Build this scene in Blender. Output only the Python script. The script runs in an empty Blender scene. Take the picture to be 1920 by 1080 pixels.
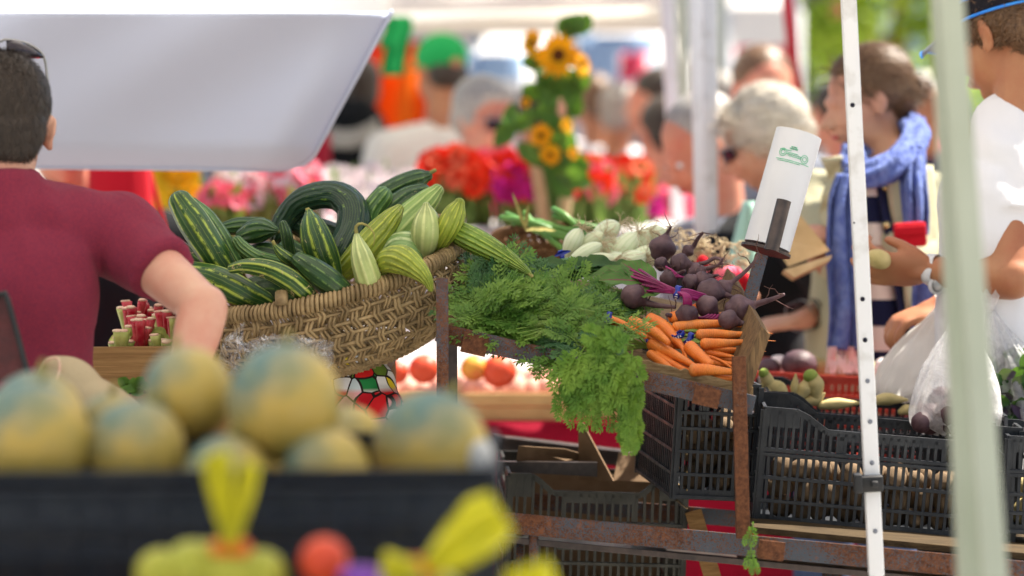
import bpy, bmesh, math, random
from mathutils import Vector, Matrix, Euler, noise as mnoise
V = Vector
PI = math.pi
rnd = random.Random(7)
scene = bpy.context.scene
COL = scene.collection
# ------------------------------------------------------------------ camera
FPX = 5493.0
CAM = V((0, 0, 1.55))
PITCH = math.radians(3.54)
FWD = V((0, math.cos(PITCH), -math.sin(PITCH)))
UPV = V((0, math.sin(PITCH), math.cos(PITCH)))
RGT = V((1, 0, 0))
def P(px, py, d):
    return CAM + FWD * d + RGT * ((px - 960) / FPX * d) + UPV * (-(py - 540) / FPX * d)
def S(px, d):           # pixels -> metres at depth d
    return px * d / FPX
cd = bpy.data.cameras.new('camera')
cam = bpy.data.objects.new('camera', cd)
COL.objects.link(cam)
cam.location = CAM
cam.rotation_euler = (PI / 2 - PITCH, 0, 0)
cd.lens = 103.0
cd.sensor_width = 36.0
cd.clip_start = 0.05
cd.clip_end = 500
cd.dof.use_dof = True
cd.dof.focus_distance = 4.98
cd.dof.aperture_fstop = 2.15
scene.camera = cam
# ------------------------------------------------------------------ materials
MATS = {}
class NB:
    def __init__(self, name):
        self.m = bpy.data.materials.new(name)
        self.m.use_nodes = True
        self.t = self.m.node_tree
        self.t.nodes.clear()
        self.out = self.t.nodes.new('ShaderNodeOutputMaterial')
    def n(self, typ, props=None, **inp):
        nd = self.t.nodes.new('ShaderNode' + typ)
        for k, v in (props or {}).items():
            setattr(nd, k, v)
        for k, v in inp.items():
            key = int(k[1:]) if (k[0] == '_' and k[1:].isdigit()) else k.replace('_', ' ')
            self.set(nd, key, v)
        return nd
    def set(self, nd, key, v):
        s = nd.inputs[key]
        if isinstance(v, bpy.types.NodeSocket):
            self.t.links.new(v, s)
        elif isinstance(v, bpy.types.Node):
            self.t.links.new(v.outputs[0], s)
        else:
            if isinstance(v, (tuple, list)) and len(v) == 3 and s.type == 'RGBA':
                v = (*v, 1)
            s.default_value = v
    def math(self, op, a, b=0.0, c=None):
        nd = self.n('Math', {'operation': op}, _0=a, _1=b)
        if c is not None:
            self.set(nd, 2, c)
        return nd.outputs[0]
    def mix(self, f, a, b):
        nd = self.t.nodes.new('ShaderNodeMix')
        nd.data_type = 'RGBA'
        self.set(nd, 0, f); self.set(nd, 6, a); self.set(nd, 7, b)
        return nd.outputs[2]
    def ramp(self, f, stops):
        nd = self.t.nodes.new('ShaderNodeValToRGB')
        cr = nd.color_ramp
        while len(cr.elements) < len(stops):
            cr.elements.new(0.5)
        for e, (p, c) in zip(cr.elements, stops):
            e.position = p
            e.color = (c, c, c, 1) if isinstance(c, (int, float)) else (*c, 1)
        self.set(nd, 0, f)
        return nd.outputs[0]
    def obj(self):
        return self.n('TexCoord').outputs['Object']
    def noise(self, scale, detail=3, rough=.55, vec=None, dist=0.0):
        return self.n('TexNoise', Vector=vec or self.obj(), Scale=scale, Detail=detail, Roughness=rough, Distortion=dist).outputs[0]
    def finish(self, color, rough=.6, bump=None, bstr=.3, bdist=.002, **kw):
        b = self.n('BsdfPrincipled', None, Base_Color=color, Roughness=rough)
        kw.setdefault('Specular_IOR_Level', .12 if (isinstance(rough, (int, float)) and rough >= .6) else .38)
        for k, v in kw.items():
            self.set(b, k.replace('_', ' '), v)
        if bump is not None:
            bn = self.n('Bump', None, Height=bump, Strength=bstr, Distance=bdist)
            self.t.links.new(bn.outputs[0], b.inputs['Normal'])
        self.t.links.new(b.outputs[0], self.out.inputs[0])
        MATS[self.m.name] = self.m
        return self.m
def mat(name, c1, c2=None, scale=20, rough=.6, bump=.0, bscale=None, bdist=.002, lo=.35, hi=.65, **kw):
    nb = NB(name)
    if c2 is None:
        c2 = tuple(x * .8 for x in c1)
    f = nb.ramp(nb.noise(scale, 4), [(lo, 0), (hi, 1)])
    col = nb.mix(f, c2, c1)
    bm_ = nb.noise(bscale or scale * 3, 4) if bump else None
    return nb.finish(col, rough, bm_, bump, bdist, **kw)
# ------------------------------------------------------------------ geometry accumulator
def catmull(pts, n):
    """resample list of tuples (any dimension) to n samples"""
    m = len(pts)
    if m == 2:
        return [tuple(a + (b - a) * i / (n - 1) for a, b in zip(*pts)) for i in range(n)]
    out = []
    for i in range(n):
        t = i / (n - 1) * (m - 1)
        k = min(int(t), m - 2)
        f = t - k
        p0 = pts[max(k - 1, 0)]; p1 = pts[k]; p2 = pts[k + 1]; p3 = pts[min(k + 2, m - 1)]
        out.append(tuple(.5 * ((2 * b) + (-a + c) * f + (2 * a - 5 * b + 4 * c - e) * f * f + (-a + 3 * b - 3 * c + e) * f ** 3)
                         for a, b, c, e in zip(p0, p1, p2, p3)))
    return out
def basis(axis, hint=V((0, 0, 1))):
    a = V(axis).normalized()
    if abs(a.dot(hint)) > .97:
        hint = V((0, 1, 0))
    x = hint.cross(a).normalized()
    y = a.cross(x).normalized()
    return x, y, a
class G:
    def __init__(self):
        self.v = []; self.f = []; self.uv = []; self.mi = []; self.cur = 0
    def face(self, idx, uv=None):
        self.f.append(idx); self.uv.append(uv); self.mi.append(self.cur)
    def quad(self, a, b, c, d):
        k = len(self.v); self.v += [a, b, c, d]
        self.face((k, k + 1, k + 2, k + 3), ((0, 0), (1, 0), (1, 1), (0, 1)))
    def tri(self, a, b, c):
        k = len(self.v); self.v += [a, b, c]
        self.face((k, k + 1, k + 2), ((0, 0), (1, 0), (.5, 1)))
    def tube(self, pts, rad, seg=10, n=None, cap='round', rmod=None, flat=1.0, hint=V((0, 0, 1)), caprings=4, capsq=1.0):
        pts = [V(p) for p in pts]
        if isinstance(rad, (int, float)):
            rad = [rad] * len(pts)
        if n:
            s = catmull([(*p, r) for p, r in zip(pts, rad)], n)
            pts = [V(q[:3]) for q in s]; rad = [max(q[3], 1e-5) for q in s]
        m = len(pts)
        tg = []
        for i in range(m):
            t = pts[min(i + 1, m - 1)] - pts[max(i - 1, 0)]
            tg.append(t.normalized() if t.length > 1e-9 else V((0, 0, 1)))
        x, y, _ = basis(tg[0], hint)
        rings = []
        length = 0
        for i in range(m):
            if i:
                length += (pts[i] - pts[i - 1]).length
                x = (x - tg[i] * x.dot(tg[i]))
                x = x.normalized() if x.length > 1e-6 else basis(tg[i])[0]
                y = tg[i].cross(x)
            rings.append((pts[i], x.copy(), y.copy(), rad[i], length))
        if cap == 'round':
            p, a, b, r, _ = rings[0]
            pre = []
            for k in range(caprings, 0, -1):
                an = PI / 2 * k / caprings * .98
                pre.append((p - tg[0] * r * math.sin(an) * capsq, a, b, r * math.cos(an), -r * math.sin(an)))
            p, a, b, r, L = rings[-1]
            post = []
            for k in range(1, caprings + 1):
                an = PI / 2 * k / caprings * .98
                post.append((p + tg[-1] * r * math.sin(an) * capsq, a, b, r * math.cos(an), L + r * math.sin(an)))
            rings = pre + rings + post
        k0 = len(self.v)
        tot = max(rings[-1][4] - rings[0][4], 1e-6)
        for (p, a, b, r, L) in rings:
            for j in range(seg):
                th = 2 * PI * j / seg
                rr = r * (rmod(th, (L - rings[0][4]) / tot) if rmod else 1)
                self.v.append(p + a * (math.cos(th) * rr) + b * (math.sin(th) * rr * flat))
        for i in range(len(rings) - 1):
            v0 = rings[i][4]; v1 = rings[i + 1][4]
            for j in range(seg):
                j2 = (j + 1) % seg
                self.face((k0 + i * seg + j, k0 + i * seg + j2, k0 + (i + 1) * seg + j2, k0 + (i + 1) * seg + j),
                          ((j / seg, v0), ((j + 1) / seg, v0), ((j + 1) / seg, v1), (j / seg, v1)))
        if cap:
            self.face(tuple(k0 + j for j in reversed(range(seg))))
            e = k0 + (len(rings) - 1) * seg
            self.face(tuple(e + j for j in range(seg)))
        return self
    def box(self, c, sx, sy, sz, M=None, bev=0.0):
        c = V(c); M = M or Matrix.Identity(3)
        if bev <= 0:
            k = len(self.v)
            for dz in (-1, 1):
                for dx, dy in ((-1, -1), (1, -1), (1, 1), (-1, 1)):
                    self.v.append(c + M @ V((dx * sx / 2, dy * sy / 2, dz * sz / 2)))
            for f in ((3, 2, 1, 0), (4, 5, 6, 7), (0, 1, 5, 4), (1, 2, 6, 5), (2, 3, 7, 6), (3, 0, 4, 7)):
                self.face(tuple(k + q for q in f), ((0, 0), (1, 0), (1, 1), (0, 1)))
            return self
        bm = bmesh.new()
        bmesh.ops.create_cube(bm, size=1)
        for v in bm.verts:
            v.co = V((v.co.x * sx, v.co.y * sy, v.co.z * sz))
        bmesh.ops.bevel(bm, geom=bm.edges[:], offset=bev, segments=2, affect='EDGES', profile=.6)
        k = len(self.v)
        bm.verts.index_update()
        for v in bm.verts:
            self.v.append(c + M @ v.co)
        for f in bm.faces:
            self.face(tuple(k + v.index for v in f.verts))
        bm.free()
        return self
    def beam(self, p0, p1, w, h, hint=V((0, -1, 0)), bev=0.0):
        """box from p0 to p1: w across (along x axis of the frame), h along the hint direction"""
        p0 = V(p0); p1 = V(p1)
        a = (p1 - p0).normalized()
        y = (hint - a * hint.dot(a)).normalized()
        x = y.cross(a)
        M = Matrix((x, y, a)).transposed()
        return self.box((p0 + p1) / 2, w, h, (p1 - p0).length, M, bev)
    def ell(self, c, r, M=None, seg=16, rings=10, f=None):
        c = V(c); M = M or Matrix.Identity(3)
        if isinstance(r, (int, float)):
            r = (r, r, r)
        k0 = len(self.v)
        def put(x, y, z):
            q = 1.0 if f is None else f(V((x, y, z)))
            self.v.append(c + M @ V((x * r[0] * q, y * r[1] * q, z * r[2] * q)))
        put(0, 0, 1)
        for i in range(1, rings):
            ph = PI * i / rings
            for j in range(seg):
                th = 2 * PI * j / seg
                put(math.sin(ph) * math.cos(th), math.sin(ph) * math.sin(th), math.cos(ph))
        put(0, 0, -1)
        last = len(self.v) - 1
        for j in range(seg):
            j2 = (j + 1) % seg
            self.face((k0, k0 + 1 + j, k0 + 1 + j2), ((j / seg, 1), (j / seg, .9), ((j + 1) / seg, .9)))
            for i in range(rings - 2):
                a = k0 + 1 + i * seg
                self.face((a + j, a + seg + j, a + seg + j2, a + j2),
                          ((j / seg, 1 - i / rings), (j / seg, 1 - (i + 1) / rings), ((j + 1) / seg, 1 - (i + 1) / rings), ((j + 1) / seg, 1 - i / rings)))
            a = k0 + 1 + (rings - 2) * seg
            self.face((a + j, last, a + j2), ((j / seg, .1), (j / seg, 0), ((j + 1) / seg, .1)))
        return self
    def grid(self, fn, nu, nv, closeu=False):
        k0 = len(self.v)
        nn = nu if closeu else nu + 1
        for j in range(nv + 1):
            for i in range(nn):
                self.v.append(V(fn(i / nu, j / nv)))
        for j in range(nv):
            for i in range(nu):
                i2 = (i + 1) % nn
                self.face((k0 + j * nn + i, k0 + j * nn + i2, k0 + (j + 1) * nn + i2, k0 + (j + 1) * nn + i),
                          ((i / nu, j / nv), ((i + 1) / nu, j / nv), ((i + 1) / nu, (j + 1) / nv), (i / nu, (j + 1) / nv)))
        return self
    def prism(self, poly, thick):
        """closed polygon of world points (roughly planar) extruded by vector thick"""
        k = len(self.v); n = len(poly); thick = V(thick)
        self.v += [V(p) for p in poly] + [V(p) + thick for p in poly]
        self.face(tuple(range(k + n - 1, k - 1, -1)))
        self.face(tuple(range(k + n, k + 2 * n)))
        for i in range(n):
            j = (i + 1) % n
            self.face((k + i, k + j, k + n + j, k + n + i), ((0, 0), (1, 0), (1, 1), (0, 1)))
        return self
    def obj(self, name, mats, parent=None, origin=None, smooth=True, solid=None, sub=0, ang=None):
        if origin is None and parent is None:
            xs = [p[0] for p in self.v]; ys = [p[1] for p in self.v]; zs = [p[2] for p in self.v]
            origin = V(((min(xs) + max(xs)) / 2, (min(ys) + max(ys)) / 2, min(zs)))
        base = V(origin) if parent is None else V(parent['_w'])
        if parent is not None and origin is not None:
            off = V(origin)
        else:
            off = base
        me = bpy.data.meshes.new(name)
        me.from_pydata([tuple(V(p) - off) for p in self.v], [], self.f)
        uvl = me.uv_layers.new(name='UVMap')
        data = uvl.data; li = 0
        for idx, uv in zip(self.f, self.uv):
            for q in range(len(idx)):
                if uv:
                    data[li].uv = uv[q]
                li += 1
        if not isinstance(mats, (list, tuple)):
            mats = [mats]
        for m in mats:
            me.materials.append(m)
        if len(mats) > 1:
            for p, q in zip(me.polygons, self.mi):
                p.material_index = q
        if smooth:
            me.polygons.foreach_set('use_smooth', [True] * len(me.polygons))
            if ang:
                me.set_sharp_from_angle(angle=math.radians(ang))
        me.validate()
        me.update()
        o = bpy.data.objects.new(name, me)
        COL.objects.link(o)
        o['_w'] = tuple(off)
        o.location = off - base if parent is not None else base
        if parent is not None:
            o.parent = parent
        if solid:
            md = o.modifiers.new('t', 'SOLIDIFY'); md.thickness = solid; md.offset = 0
        if sub:
            md = o.modifiers.new('s', 'SUBSURF'); md.levels = sub; md.render_levels = sub
        return o
def tag(o, label=None, cat=None, group=None, kind=None):
    if label: o['label'] = label
    if cat: o['category'] = cat
    if group: o['group'] = group
    if kind: o['kind'] = kind
    return o
def thing(name, loc, label, cat, group=None, kind=None):
    o = bpy.data.objects.new(name, None)
    o.empty_display_size = .05
    COL.objects.link(o)
    o.location = loc
    o['_w'] = tuple(loc)
    return tag(o, label, cat, group, kind)
def copy_tree(o, loc=None, rot=None, scale=None, parent=None):
    c = o.copy(); COL.objects.link(c)
    if parent is not None:
        c.parent = parent
    if loc is not None: c.location = loc
    if rot is not None: c.rotation_euler = rot
    if scale is not None: c.scale = scale if not isinstance(scale, (int, float)) else (scale,) * 3
    for ch in list(o.children):
        copy_tree(ch, parent=c)
    return c
def rotm(ax, ay=0, az=0):
    return Euler((math.radians(ax), math.radians(ay), math.radians(az))).to_matrix()
# ------------------------------------------------------------------ blob bodies: union of closed shapes -> one surface
def blob(name, prims, voxel, material, parent, smooth=4, extra=None):
    g = G()
    for p in prims:
        k = p[0]
        if k == 'cap':
            g.tube([p[1], p[2]], [p[3], p[4]], seg=18, n=4, cap='round', caprings=5)
        elif k == 'cyl':
            g.tube([p[1], p[2]], [p[3], p[4]], seg=20, n=4, cap='flat')
        elif k == 'tube':
            g.tube(p[1], p[2], seg=16, n=len(p[1]) * 4, cap='round')
        elif k == 'ell':
            g.ell(p[1], p[2], p[3] if len(p) > 3 else None, 22, 16)
    o = g.obj(name, material, parent)
    md = o.modifiers.new('r', 'REMESH'); md.mode = 'VOXEL'; md.voxel_size = voxel
    ms = o.modifiers.new('s', 'SMOOTH'); ms.factor = .5; ms.iterations = smooth
    if extra:
        extra(o)
    dg = bpy.context.evaluated_depsgraph_get()
    me = bpy.data.meshes.new_from_object(o.evaluated_get(dg))
    me.name = name
    old = o.data
    o.modifiers.clear()
    o.data = me
    bpy.data.meshes.remove(old)
    if not me.materials:
        me.materials.append(material)
    me.polygons.foreach_set('use_smooth', [True] * len(me.polygons))
    return o
# ------------------------------------------------------------------ material library
def skin_mat(name, c, flush):
    nb = NB(name)
    f = nb.ramp(nb.noise(14, 4), [(.35, 0), (.7, 1)])
    col = nb.mix(f, flush, c)
    f2 = nb.ramp(nb.noise(260, 2), [(.6, 0), (.78, .35)])
    col = nb.mix(f2, col, tuple(x * .6 for x in c))
    return nb.finish(col, .48, nb.noise(500, 3), .12, .001, Subsurface_Weight=.08, Subsurface_Radius=(.01, .004, .002))
M_skin_pale = skin_mat('skin_pale', (.60, .36, .26), (.55, .25, .18))
M_skin_red = skin_mat('skin_ruddy', (.62, .30, .19), (.55, .18, .12))
M_skin_tan = skin_mat('skin_tan', (.42, .20, .10), (.38, .14, .07))
M_skin_light = skin_mat('skin_light', (.58, .33, .22), (.52, .24, .16))
def cloth(name, c1, c2=None, weave=900, rough=.9, fold=9, fstr=.5, heather=.5):
    nb = NB(name)
    c2 = c2 or tuple(x * .65 for x in c1)
    f = nb.ramp(nb.noise(weave, 2), [(.35, 0), (.65, 1)])
    col = nb.mix(nb.math('MULTIPLY', f, heather), c1, c2)
    big = nb.n('TexNoise', None, Vector=nb.n('Mapping', None, Vector=nb.obj(), Scale=(1.0, 1.0, .45)).outputs[0], Scale=fold, Detail=2, Roughness=.5, Distortion=.6).outputs[0]
    h = nb.math('ADD', nb.math('MULTIPLY', big, 1.0), nb.math('MULTIPLY', f, .012))
    return nb.finish(col, rough, h, fstr, .02, Sheen_Weight=.03)
M_tee = cloth('maroon_jersey', (.235, .028, .052), (.13, .020, .048), 420, heather=.9)
M_white_tee = cloth('white_jersey', (.80, .80, .84), (.74, .74, .78))
M_cream = cloth('cream_cotton', (.74, .70, .64), (.66, .62, .56))
M_navy = cloth('navy_cloth', (.02, .025, .07))
M_black = cloth('black_cloth', (.009, .010, .012))
M_jean = cloth('denim', (.05, .08, .17), (.09, .12, .22))
M_red = cloth('red_cloth', (.48, .010, .022))
M_pink = cloth('pink_cloth', (.75, .09, .16))
M_grey = cloth('grey_cloth', (.22, .24, .29))
M_mint = cloth('mint_cloth', (.42, .68, .58))
M_olive = cloth('stone_cotton', (.44, .42, .29), (.36, .34, .22), fold=16)
M_scarf = cloth('blue_scarf', (.08, .115, .33), (.20, .26, .50), weave=60, fold=30, fstr=1.0)
M_greencap = cloth('green_felt', (.02, .36, .10))
M_crimson = cloth('crimson_cloth', (.30, .005, .025), fold=6)
M_whitecloth = cloth('white_tablecloth', (.78, .76, .74))
M_orange = cloth('orange_tarp', (.80, .17, .02))
M_bagcan = cloth('beige_canvas', (.46, .38, .25), (.36, .29, .18), 500)
def stripe_cloth():
    nb = NB('striped_jersey')
    z = nb.n('SeparateXYZ', None, Vector=nb.obj()).outputs[2]
    s = nb.math('FRACT', nb.math('MULTIPLY', z, 9.5))
    f = nb.ramp(s, [(.46, 0), (.5, 1)])
    return nb.finish(nb.mix(f, (.72, .66, .6), (.012, .016, .05)), .9)
M_stripe = stripe_cloth()
def hair_mat(name, c1, c2, c3=None):
    nb = NB(name)
    m = nb.n('Mapping', None, Vector=nb.obj(), Scale=(1, 1, .28)).outputs[0]
    f = nb.ramp(nb.noise(150, 5, .7, m, .6), [(.3, 0), (.7, 1)])
    return nb.finish(nb.mix(f, c1, c2), .42, nb.noise(220, 4, .7, m), .3, .003)
M_hair_dark = hair_mat('hair_dark', (.018, .012, .010), (.05, .035, .026))
M_hair_brown = hair_mat('hair_brown', (.06, .030, .016), (.24, .135, .07))
M_hair_grey = hair_mat('hair_grey', (.22, .20, .18), (.45, .42, .38))
M_hair_blonde = hair_mat('hair_ash_blonde', (.56, .49, .39), (.88, .84, .75))
# ---- squash / cucumber
def cuke(name, dark, light, stripes, width, mott=0.0, scar=0.0, wob=.25, rough=.32, rib=.5):
    nb = NB(name)
    uv = nb.n('TexCoord').outputs['UV']
    sp = nb.n('SeparateXYZ', None, Vector=uv)
    u, v = sp.outputs[0], sp.outputs[1]
    ob = nb.obj()
    wn = nb.noise(26, 3, .6, ob)
    ph = nb.math('ADD', nb.math('MULTIPLY', u, stripes * 2 * PI), nb.math('MULTIPLY', nb.math('SUBTRACT', wn, .5), wob * 12))
    c = nb.math('COSINE', ph)
    core = nb.ramp(c, [(1 - width, 0), (min(1 - width * .35, .999), 1)])
    brk = nb.ramp(nb.noise(70, 4, .7, ob), [(.38 + mott * .25, 0), (.5 + mott * .25, 1)])
    fac = nb.math('MULTIPLY', core, brk if mott > 0 else nb.math('ADD', nb.math('MULTIPLY', brk, .45), .55))
    # faint second set of hair lines
    c2 = nb.math('COSINE', nb.math('ADD', nb.math('MULTIPLY', u, stripes * 6 * PI), nb.math('MULTIPLY', wn, 7.0)))
    f2 = nb.math('MULTIPLY', nb.ramp(c2, [(.6, 0), (1, 1)]), .22)
    base = nb.mix(nb.ramp(nb.noise(18, 3, .5, ob), [(.35, 0), (.7, 1)]), tuple(x * .75 for x in dark), tuple(x * 1.25 for x in dark))
    col = nb.mix(f2, base, light)
    col = nb.mix(fac, col, light)
    dots = nb.ramp(nb.noise(420, 2, .6, ob), [(.68, 0), (.76, .5)])
    col = nb.mix(dots, col, tuple(min(1, x * 1.5 + .03) for x in light))
    if scar > 0:
        sc = nb.ramp(nb.noise(55, 5, .75, ob, .8), [(.66 - scar * .12, 0), (.69 - scar * .12, 1)])
        col = nb.mix(sc, col, (.52, .42, .22))
    h = nb.math('ADD', nb.math('MULTIPLY', c, rib), nb.math('MULTIPLY', nb.noise(240, 3, .6, ob), .25))
    return nb.finish(col, rough, h, .6, .0022)
C_STR = cuke('cucumber_striped', (.020, .070, .016), (.33, .42, .06), 8, .30, .12, .08, .2)
C_SCAR = cuke('cucumber_scarred', (.024, .078, .018), (.38, .46, .08), 7, .42, 0, .55, .12)
C_DARK = cuke('cucumber_dark', (.020, .060, .020), (.12, .21, .05), 10, .25, .2, .1, .15)
C_DEEP = cuke('cucumber_deep', (.006, .030, .020), (.20, .33, .05), 14, .5, .75, 0, .8)
C_MID = cuke('cucumber_mid', (.05, .125, .035), (.20, .32, .09), 12, .45, .1, .1, .2)
C_LIGHT = cuke('cucumber_light', (.22, .34, .09), (.42, .52, .18), 12, .5, 0, 0, .2)
C_LIME = cuke('cucumber_lime', (.24, .31, .035), (.42, .46, .06), 13, .4, .1, .12, .3, .4, .9)
C_GREEN = cuke('cucumber_ribbed', (.14, .24, .03), (.32, .42, .06), 15, .4, .1, .05, .25, .4, 1.0)
C_PALE = cuke('cucumber_pale', (.38, .46, .17), (.55, .60, .26), 9, .5, 0, 0, .15)
C_PSTR = cuke('cucumber_pale_striped', (.22, .36, .12), (.50, .60, .30), 10, .5, 0, 0, .1)
M_cstem = mat('dry_stem', (.38, .34, .12), (.22, .20, .07), 60, .7, .5, 200)
# ---- roots
def carrot_mat():
    nb = NB('carrot_skin')
    uv = nb.n('TexCoord').outputs['UV']
    v = nb.n('SeparateXYZ', None, Vector=uv).outputs[1]
    w = nb.noise(60, 4)
    rings = nb.math('SINE', nb.math('ADD', nb.math('MULTIPLY', v, 1700.0), nb.math('MULTIPLY', w, 26.0)))
    rf = nb.math('MULTIPLY', nb.ramp(rings, [(.75, 0), (1, 1)]), .55)
    base = nb.mix(nb.ramp(nb.noise(25, 3), [(.3, 0), (.7, 1)]), (.66, .145, .016), (.80, .25, .04))
    col = nb.mix(rf, base, (.50, .13, .02))
    dirt = nb.ramp(nb.noise(45, 4), [(.5, 0), (.75, .6)])
    col = nb.mix(dirt, col, (.36, .17, .07))
    return nb.finish(col, .45, rings, .25, .001)
M_carrot = carrot_mat()
M_root = mat('root_whisker', (.50, .36, .18), (.34, .22, .11), 40, .7)
M_beet = mat('beet_skin', (.135, .075, .085), (.05, .024, .034), 24, .55, .7, 120, .002)
M_beetroot = mat('beet_taproot', (.17, .10, .085), (.07, .035, .035), 50, .7, .8, 200)
M_beetstem = mat('beet_stem', (.30, .012, .13), (.14, .006, .06), 20, .3)
def leaf_mat(name, c1, c2, vein=None, trans=.25):
    nb = NB(name)
    f = nb.ramp(nb.noise(22, 3), [(.35, 0), (.65, 1)])
    col = nb.mix(f, c1, c2)
    if vein:
        uv = nb.n('TexCoord').outputs['UV']
        sp = nb.n('SeparateXYZ', None, Vector=uv)
        du = nb.math('ABSOLUTE', nb.math('SUBTRACT', sp.outputs[0], .5))
        mid = nb.ramp(du, [(.02, 1), (.045, 0)])
        side = nb.ramp(nb.math('SINE', nb.math('MULTIPLY', nb.math('SUBTRACT', sp.outputs[1], nb.math('MULTIPLY', du, .8)), 46.0)), [(.93, 0), (1, .7)])
        col = nb.mix(nb.math('MAXIMUM', mid, side), col, vein)
    b = nb.n('BsdfPrincipled', None, Base_Color=col, Roughness=.5, Specular_IOR_Level=.3)
    t = nb.n('BsdfTranslucent', None, Color=nb.mix(.5, col, (.2, .4, .02)))
    mx = nb.n('MixShader', None, _0=trans, _1=b, _2=t)
    nb.t.links.new(mx.outputs[0], nb.out.inputs[0])
    return nb.m
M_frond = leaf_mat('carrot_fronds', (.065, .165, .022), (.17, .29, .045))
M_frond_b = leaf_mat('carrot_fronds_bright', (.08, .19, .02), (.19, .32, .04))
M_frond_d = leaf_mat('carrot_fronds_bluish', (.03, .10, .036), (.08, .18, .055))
M_fstem = leaf_mat('carrot_stems', (.22, .34, .06), (.32, .44, .10))
M_beetleaf = leaf_mat('beet_leaf', (.05, .14, .025), (.11, .24, .05), (.22, .015, .08))
M_leaf = leaf_mat('green_leaf', (.05, .13, .02), (.10, .22, .035))
M_leaf_dk = leaf_mat('dark_green_leaf', (.02, .07, .02), (.05, .12, .03))
M_tree = leaf_mat('tree_leaf', (.28, .40, .03), (.50, .60, .08), None, .45)
M_glad = leaf_mat('flower_stems', (.14, .23, .05), (.24, .34, .09))
def onion_mat():
    nb = NB('onion_skin')
    uv = nb.n('TexCoord').outputs['UV']
    u = nb.n('SeparateXYZ', None, Vector=uv).outputs[0]
    s = nb.math('SINE', nb.math('ADD', nb.math('MULTIPLY', u, 80.0), nb.math('MULTIPLY', nb.noise(30, 3), 6.0)))
    col = nb.mix(nb.ramp(s, [(.4, 0), (1, .5)]), (.66, .72, .52), (.42, .54, .28))
    col = nb.mix(nb.ramp(nb.noise(14, 2), [(.5, 0), (.75, .5)]), col, (.55, .52, .25))
    return nb.finish(col, .25, s, .08, .001)
M_onion = onion_mat()
M_oleaf = mat('onion_leaf', (.12, .27, .05), (.06, .17, .04), 25, .35)
M_whisk = mat('onion_roots', (.62, .52, .36), (.46, .36, .22), 60, .8)
M_band = mat('blue_band', (.01, .03, .33), (.005, .015, .18), 60, .3)
M_bandw = mat('band_print', (.75, .78, .85), None, 60, .4)
# ---- melon
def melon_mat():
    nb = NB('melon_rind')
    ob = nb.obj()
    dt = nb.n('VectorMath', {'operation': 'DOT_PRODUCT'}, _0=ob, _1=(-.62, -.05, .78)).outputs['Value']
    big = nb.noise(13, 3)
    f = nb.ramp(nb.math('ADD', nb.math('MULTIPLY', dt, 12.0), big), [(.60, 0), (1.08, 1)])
    col = nb.mix(f, (.56, .39, .085), (.075, .17, .17))  # teal on the upper left paints the sky's reflection into the rind
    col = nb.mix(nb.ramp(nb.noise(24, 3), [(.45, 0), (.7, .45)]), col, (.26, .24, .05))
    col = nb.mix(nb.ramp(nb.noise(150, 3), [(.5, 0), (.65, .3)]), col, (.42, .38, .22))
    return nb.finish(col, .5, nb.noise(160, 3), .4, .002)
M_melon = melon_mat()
# ---- rust, wood, plastic
def rust_mat(name, paint, mixf):
    nb = NB(name)
    ob = nb.obj()
    c1 = nb.mix(nb.ramp(nb.noise(140, 4, .7, ob), [(.35, 0), (.65, 1)]), (.07, .030, .018), (.17, .070, .035))
    pn = nb.ramp(nb.math('ADD', nb.math('MULTIPLY', nb.noise(9, 3, .6, ob), .55), nb.math('MULTIPLY', nb.noise(420, 3, .7, ob), .80)),
                 [(mixf, 0), (mixf + .05, 1)])
    col = nb.mix(pn, c1, paint)
    col = nb.mix(nb.ramp(nb.noise(36, 3, .6, ob), [(.62, 0), (.78, .7)]), col, (.26, .09, .03))
    return nb.finish(col, .62, nb.noise(350, 3, .7, ob), .5, .0012, Metallic=.25)
M_rust = rust_mat('rusted_iron', (.075, .088, .110), .655)
M_rust2 = rust_mat('rusted_plate', (.12, .09, .085), .80)
def wood_mat(name, c1, c2, axis=0, rough=.75):
    nb = NB(name)
    sc = [6, 6, 6]; 
    for k in range(3):
        sc[k] = 3 if k == axis else 70
    m = nb.n('Mapping', None, Vector=nb.obj(), Scale=tuple(sc)).outputs[0]
    n1 = nb.noise(2.2, 5, .65, m, .5)
    col = nb.mix(nb.ramp(n1, [(.35, 0), (.65, 1)]), c1, c2)
    col = nb.mix(nb.ramp(nb.noise(9, 4), [(.55, 0), (.8, .5)]), col, tuple(x * .5 for x in c1))
    return nb.finish(col, rough, n1, .6, .003)
M_wood = wood_mat('weathered_board', (.16, .10, .05), (.34, .24, .13))
M_wood_y = wood_mat('board_end', (.09, .06, .035), (.24, .15, .075), 2)
M_woodlt = wood_mat('pale_crate_wood', (.50, .32, .14), (.62, .42, .2))
M_wooddk = wood_mat('old_crate_wood', (.20, .11, .045), (.32, .19, .08))
M_slat = wood_mat('slat_wood', (.035, .024, .014), (.085, .058, .03))
def plastic(name, c, dust=(.2, .18, .15), amt=.4):
    nb = NB(name)
    f = nb.ramp(nb.noise(17, 5, .7), [(.45, 0), (.72, amt)])
    col = nb.mix(f, c, dust)
    return nb.finish(col, nb.ramp(nb.noise(30, 3), [(.3, .32), (.7, .6)]), nb.noise(60, 3), .12, .002)
M_crate = plastic('black_plastic', (.010, .013, .019), (.055, .062, .07), .5)
M_crate2 = plastic('dusty_black_plastic', (.017, .018, .015), (.06, .056, .042), .6)
M_crateblue = plastic('navy_plastic', (.009, .015, .028), (.014, .022, .034), .3)
M_cratered = plastic('red_plastic', (.46, .035, .02), (.35, .09, .06), .3)
M_blackplastic = plastic('black_clamp', (.012, .013, .016), (.05, .05, .05), .3)
M_potato = mat('potato_skin', (.25, .175, .11), (.14, .095, .06), 26, .8, .5, 90, .002)
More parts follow.
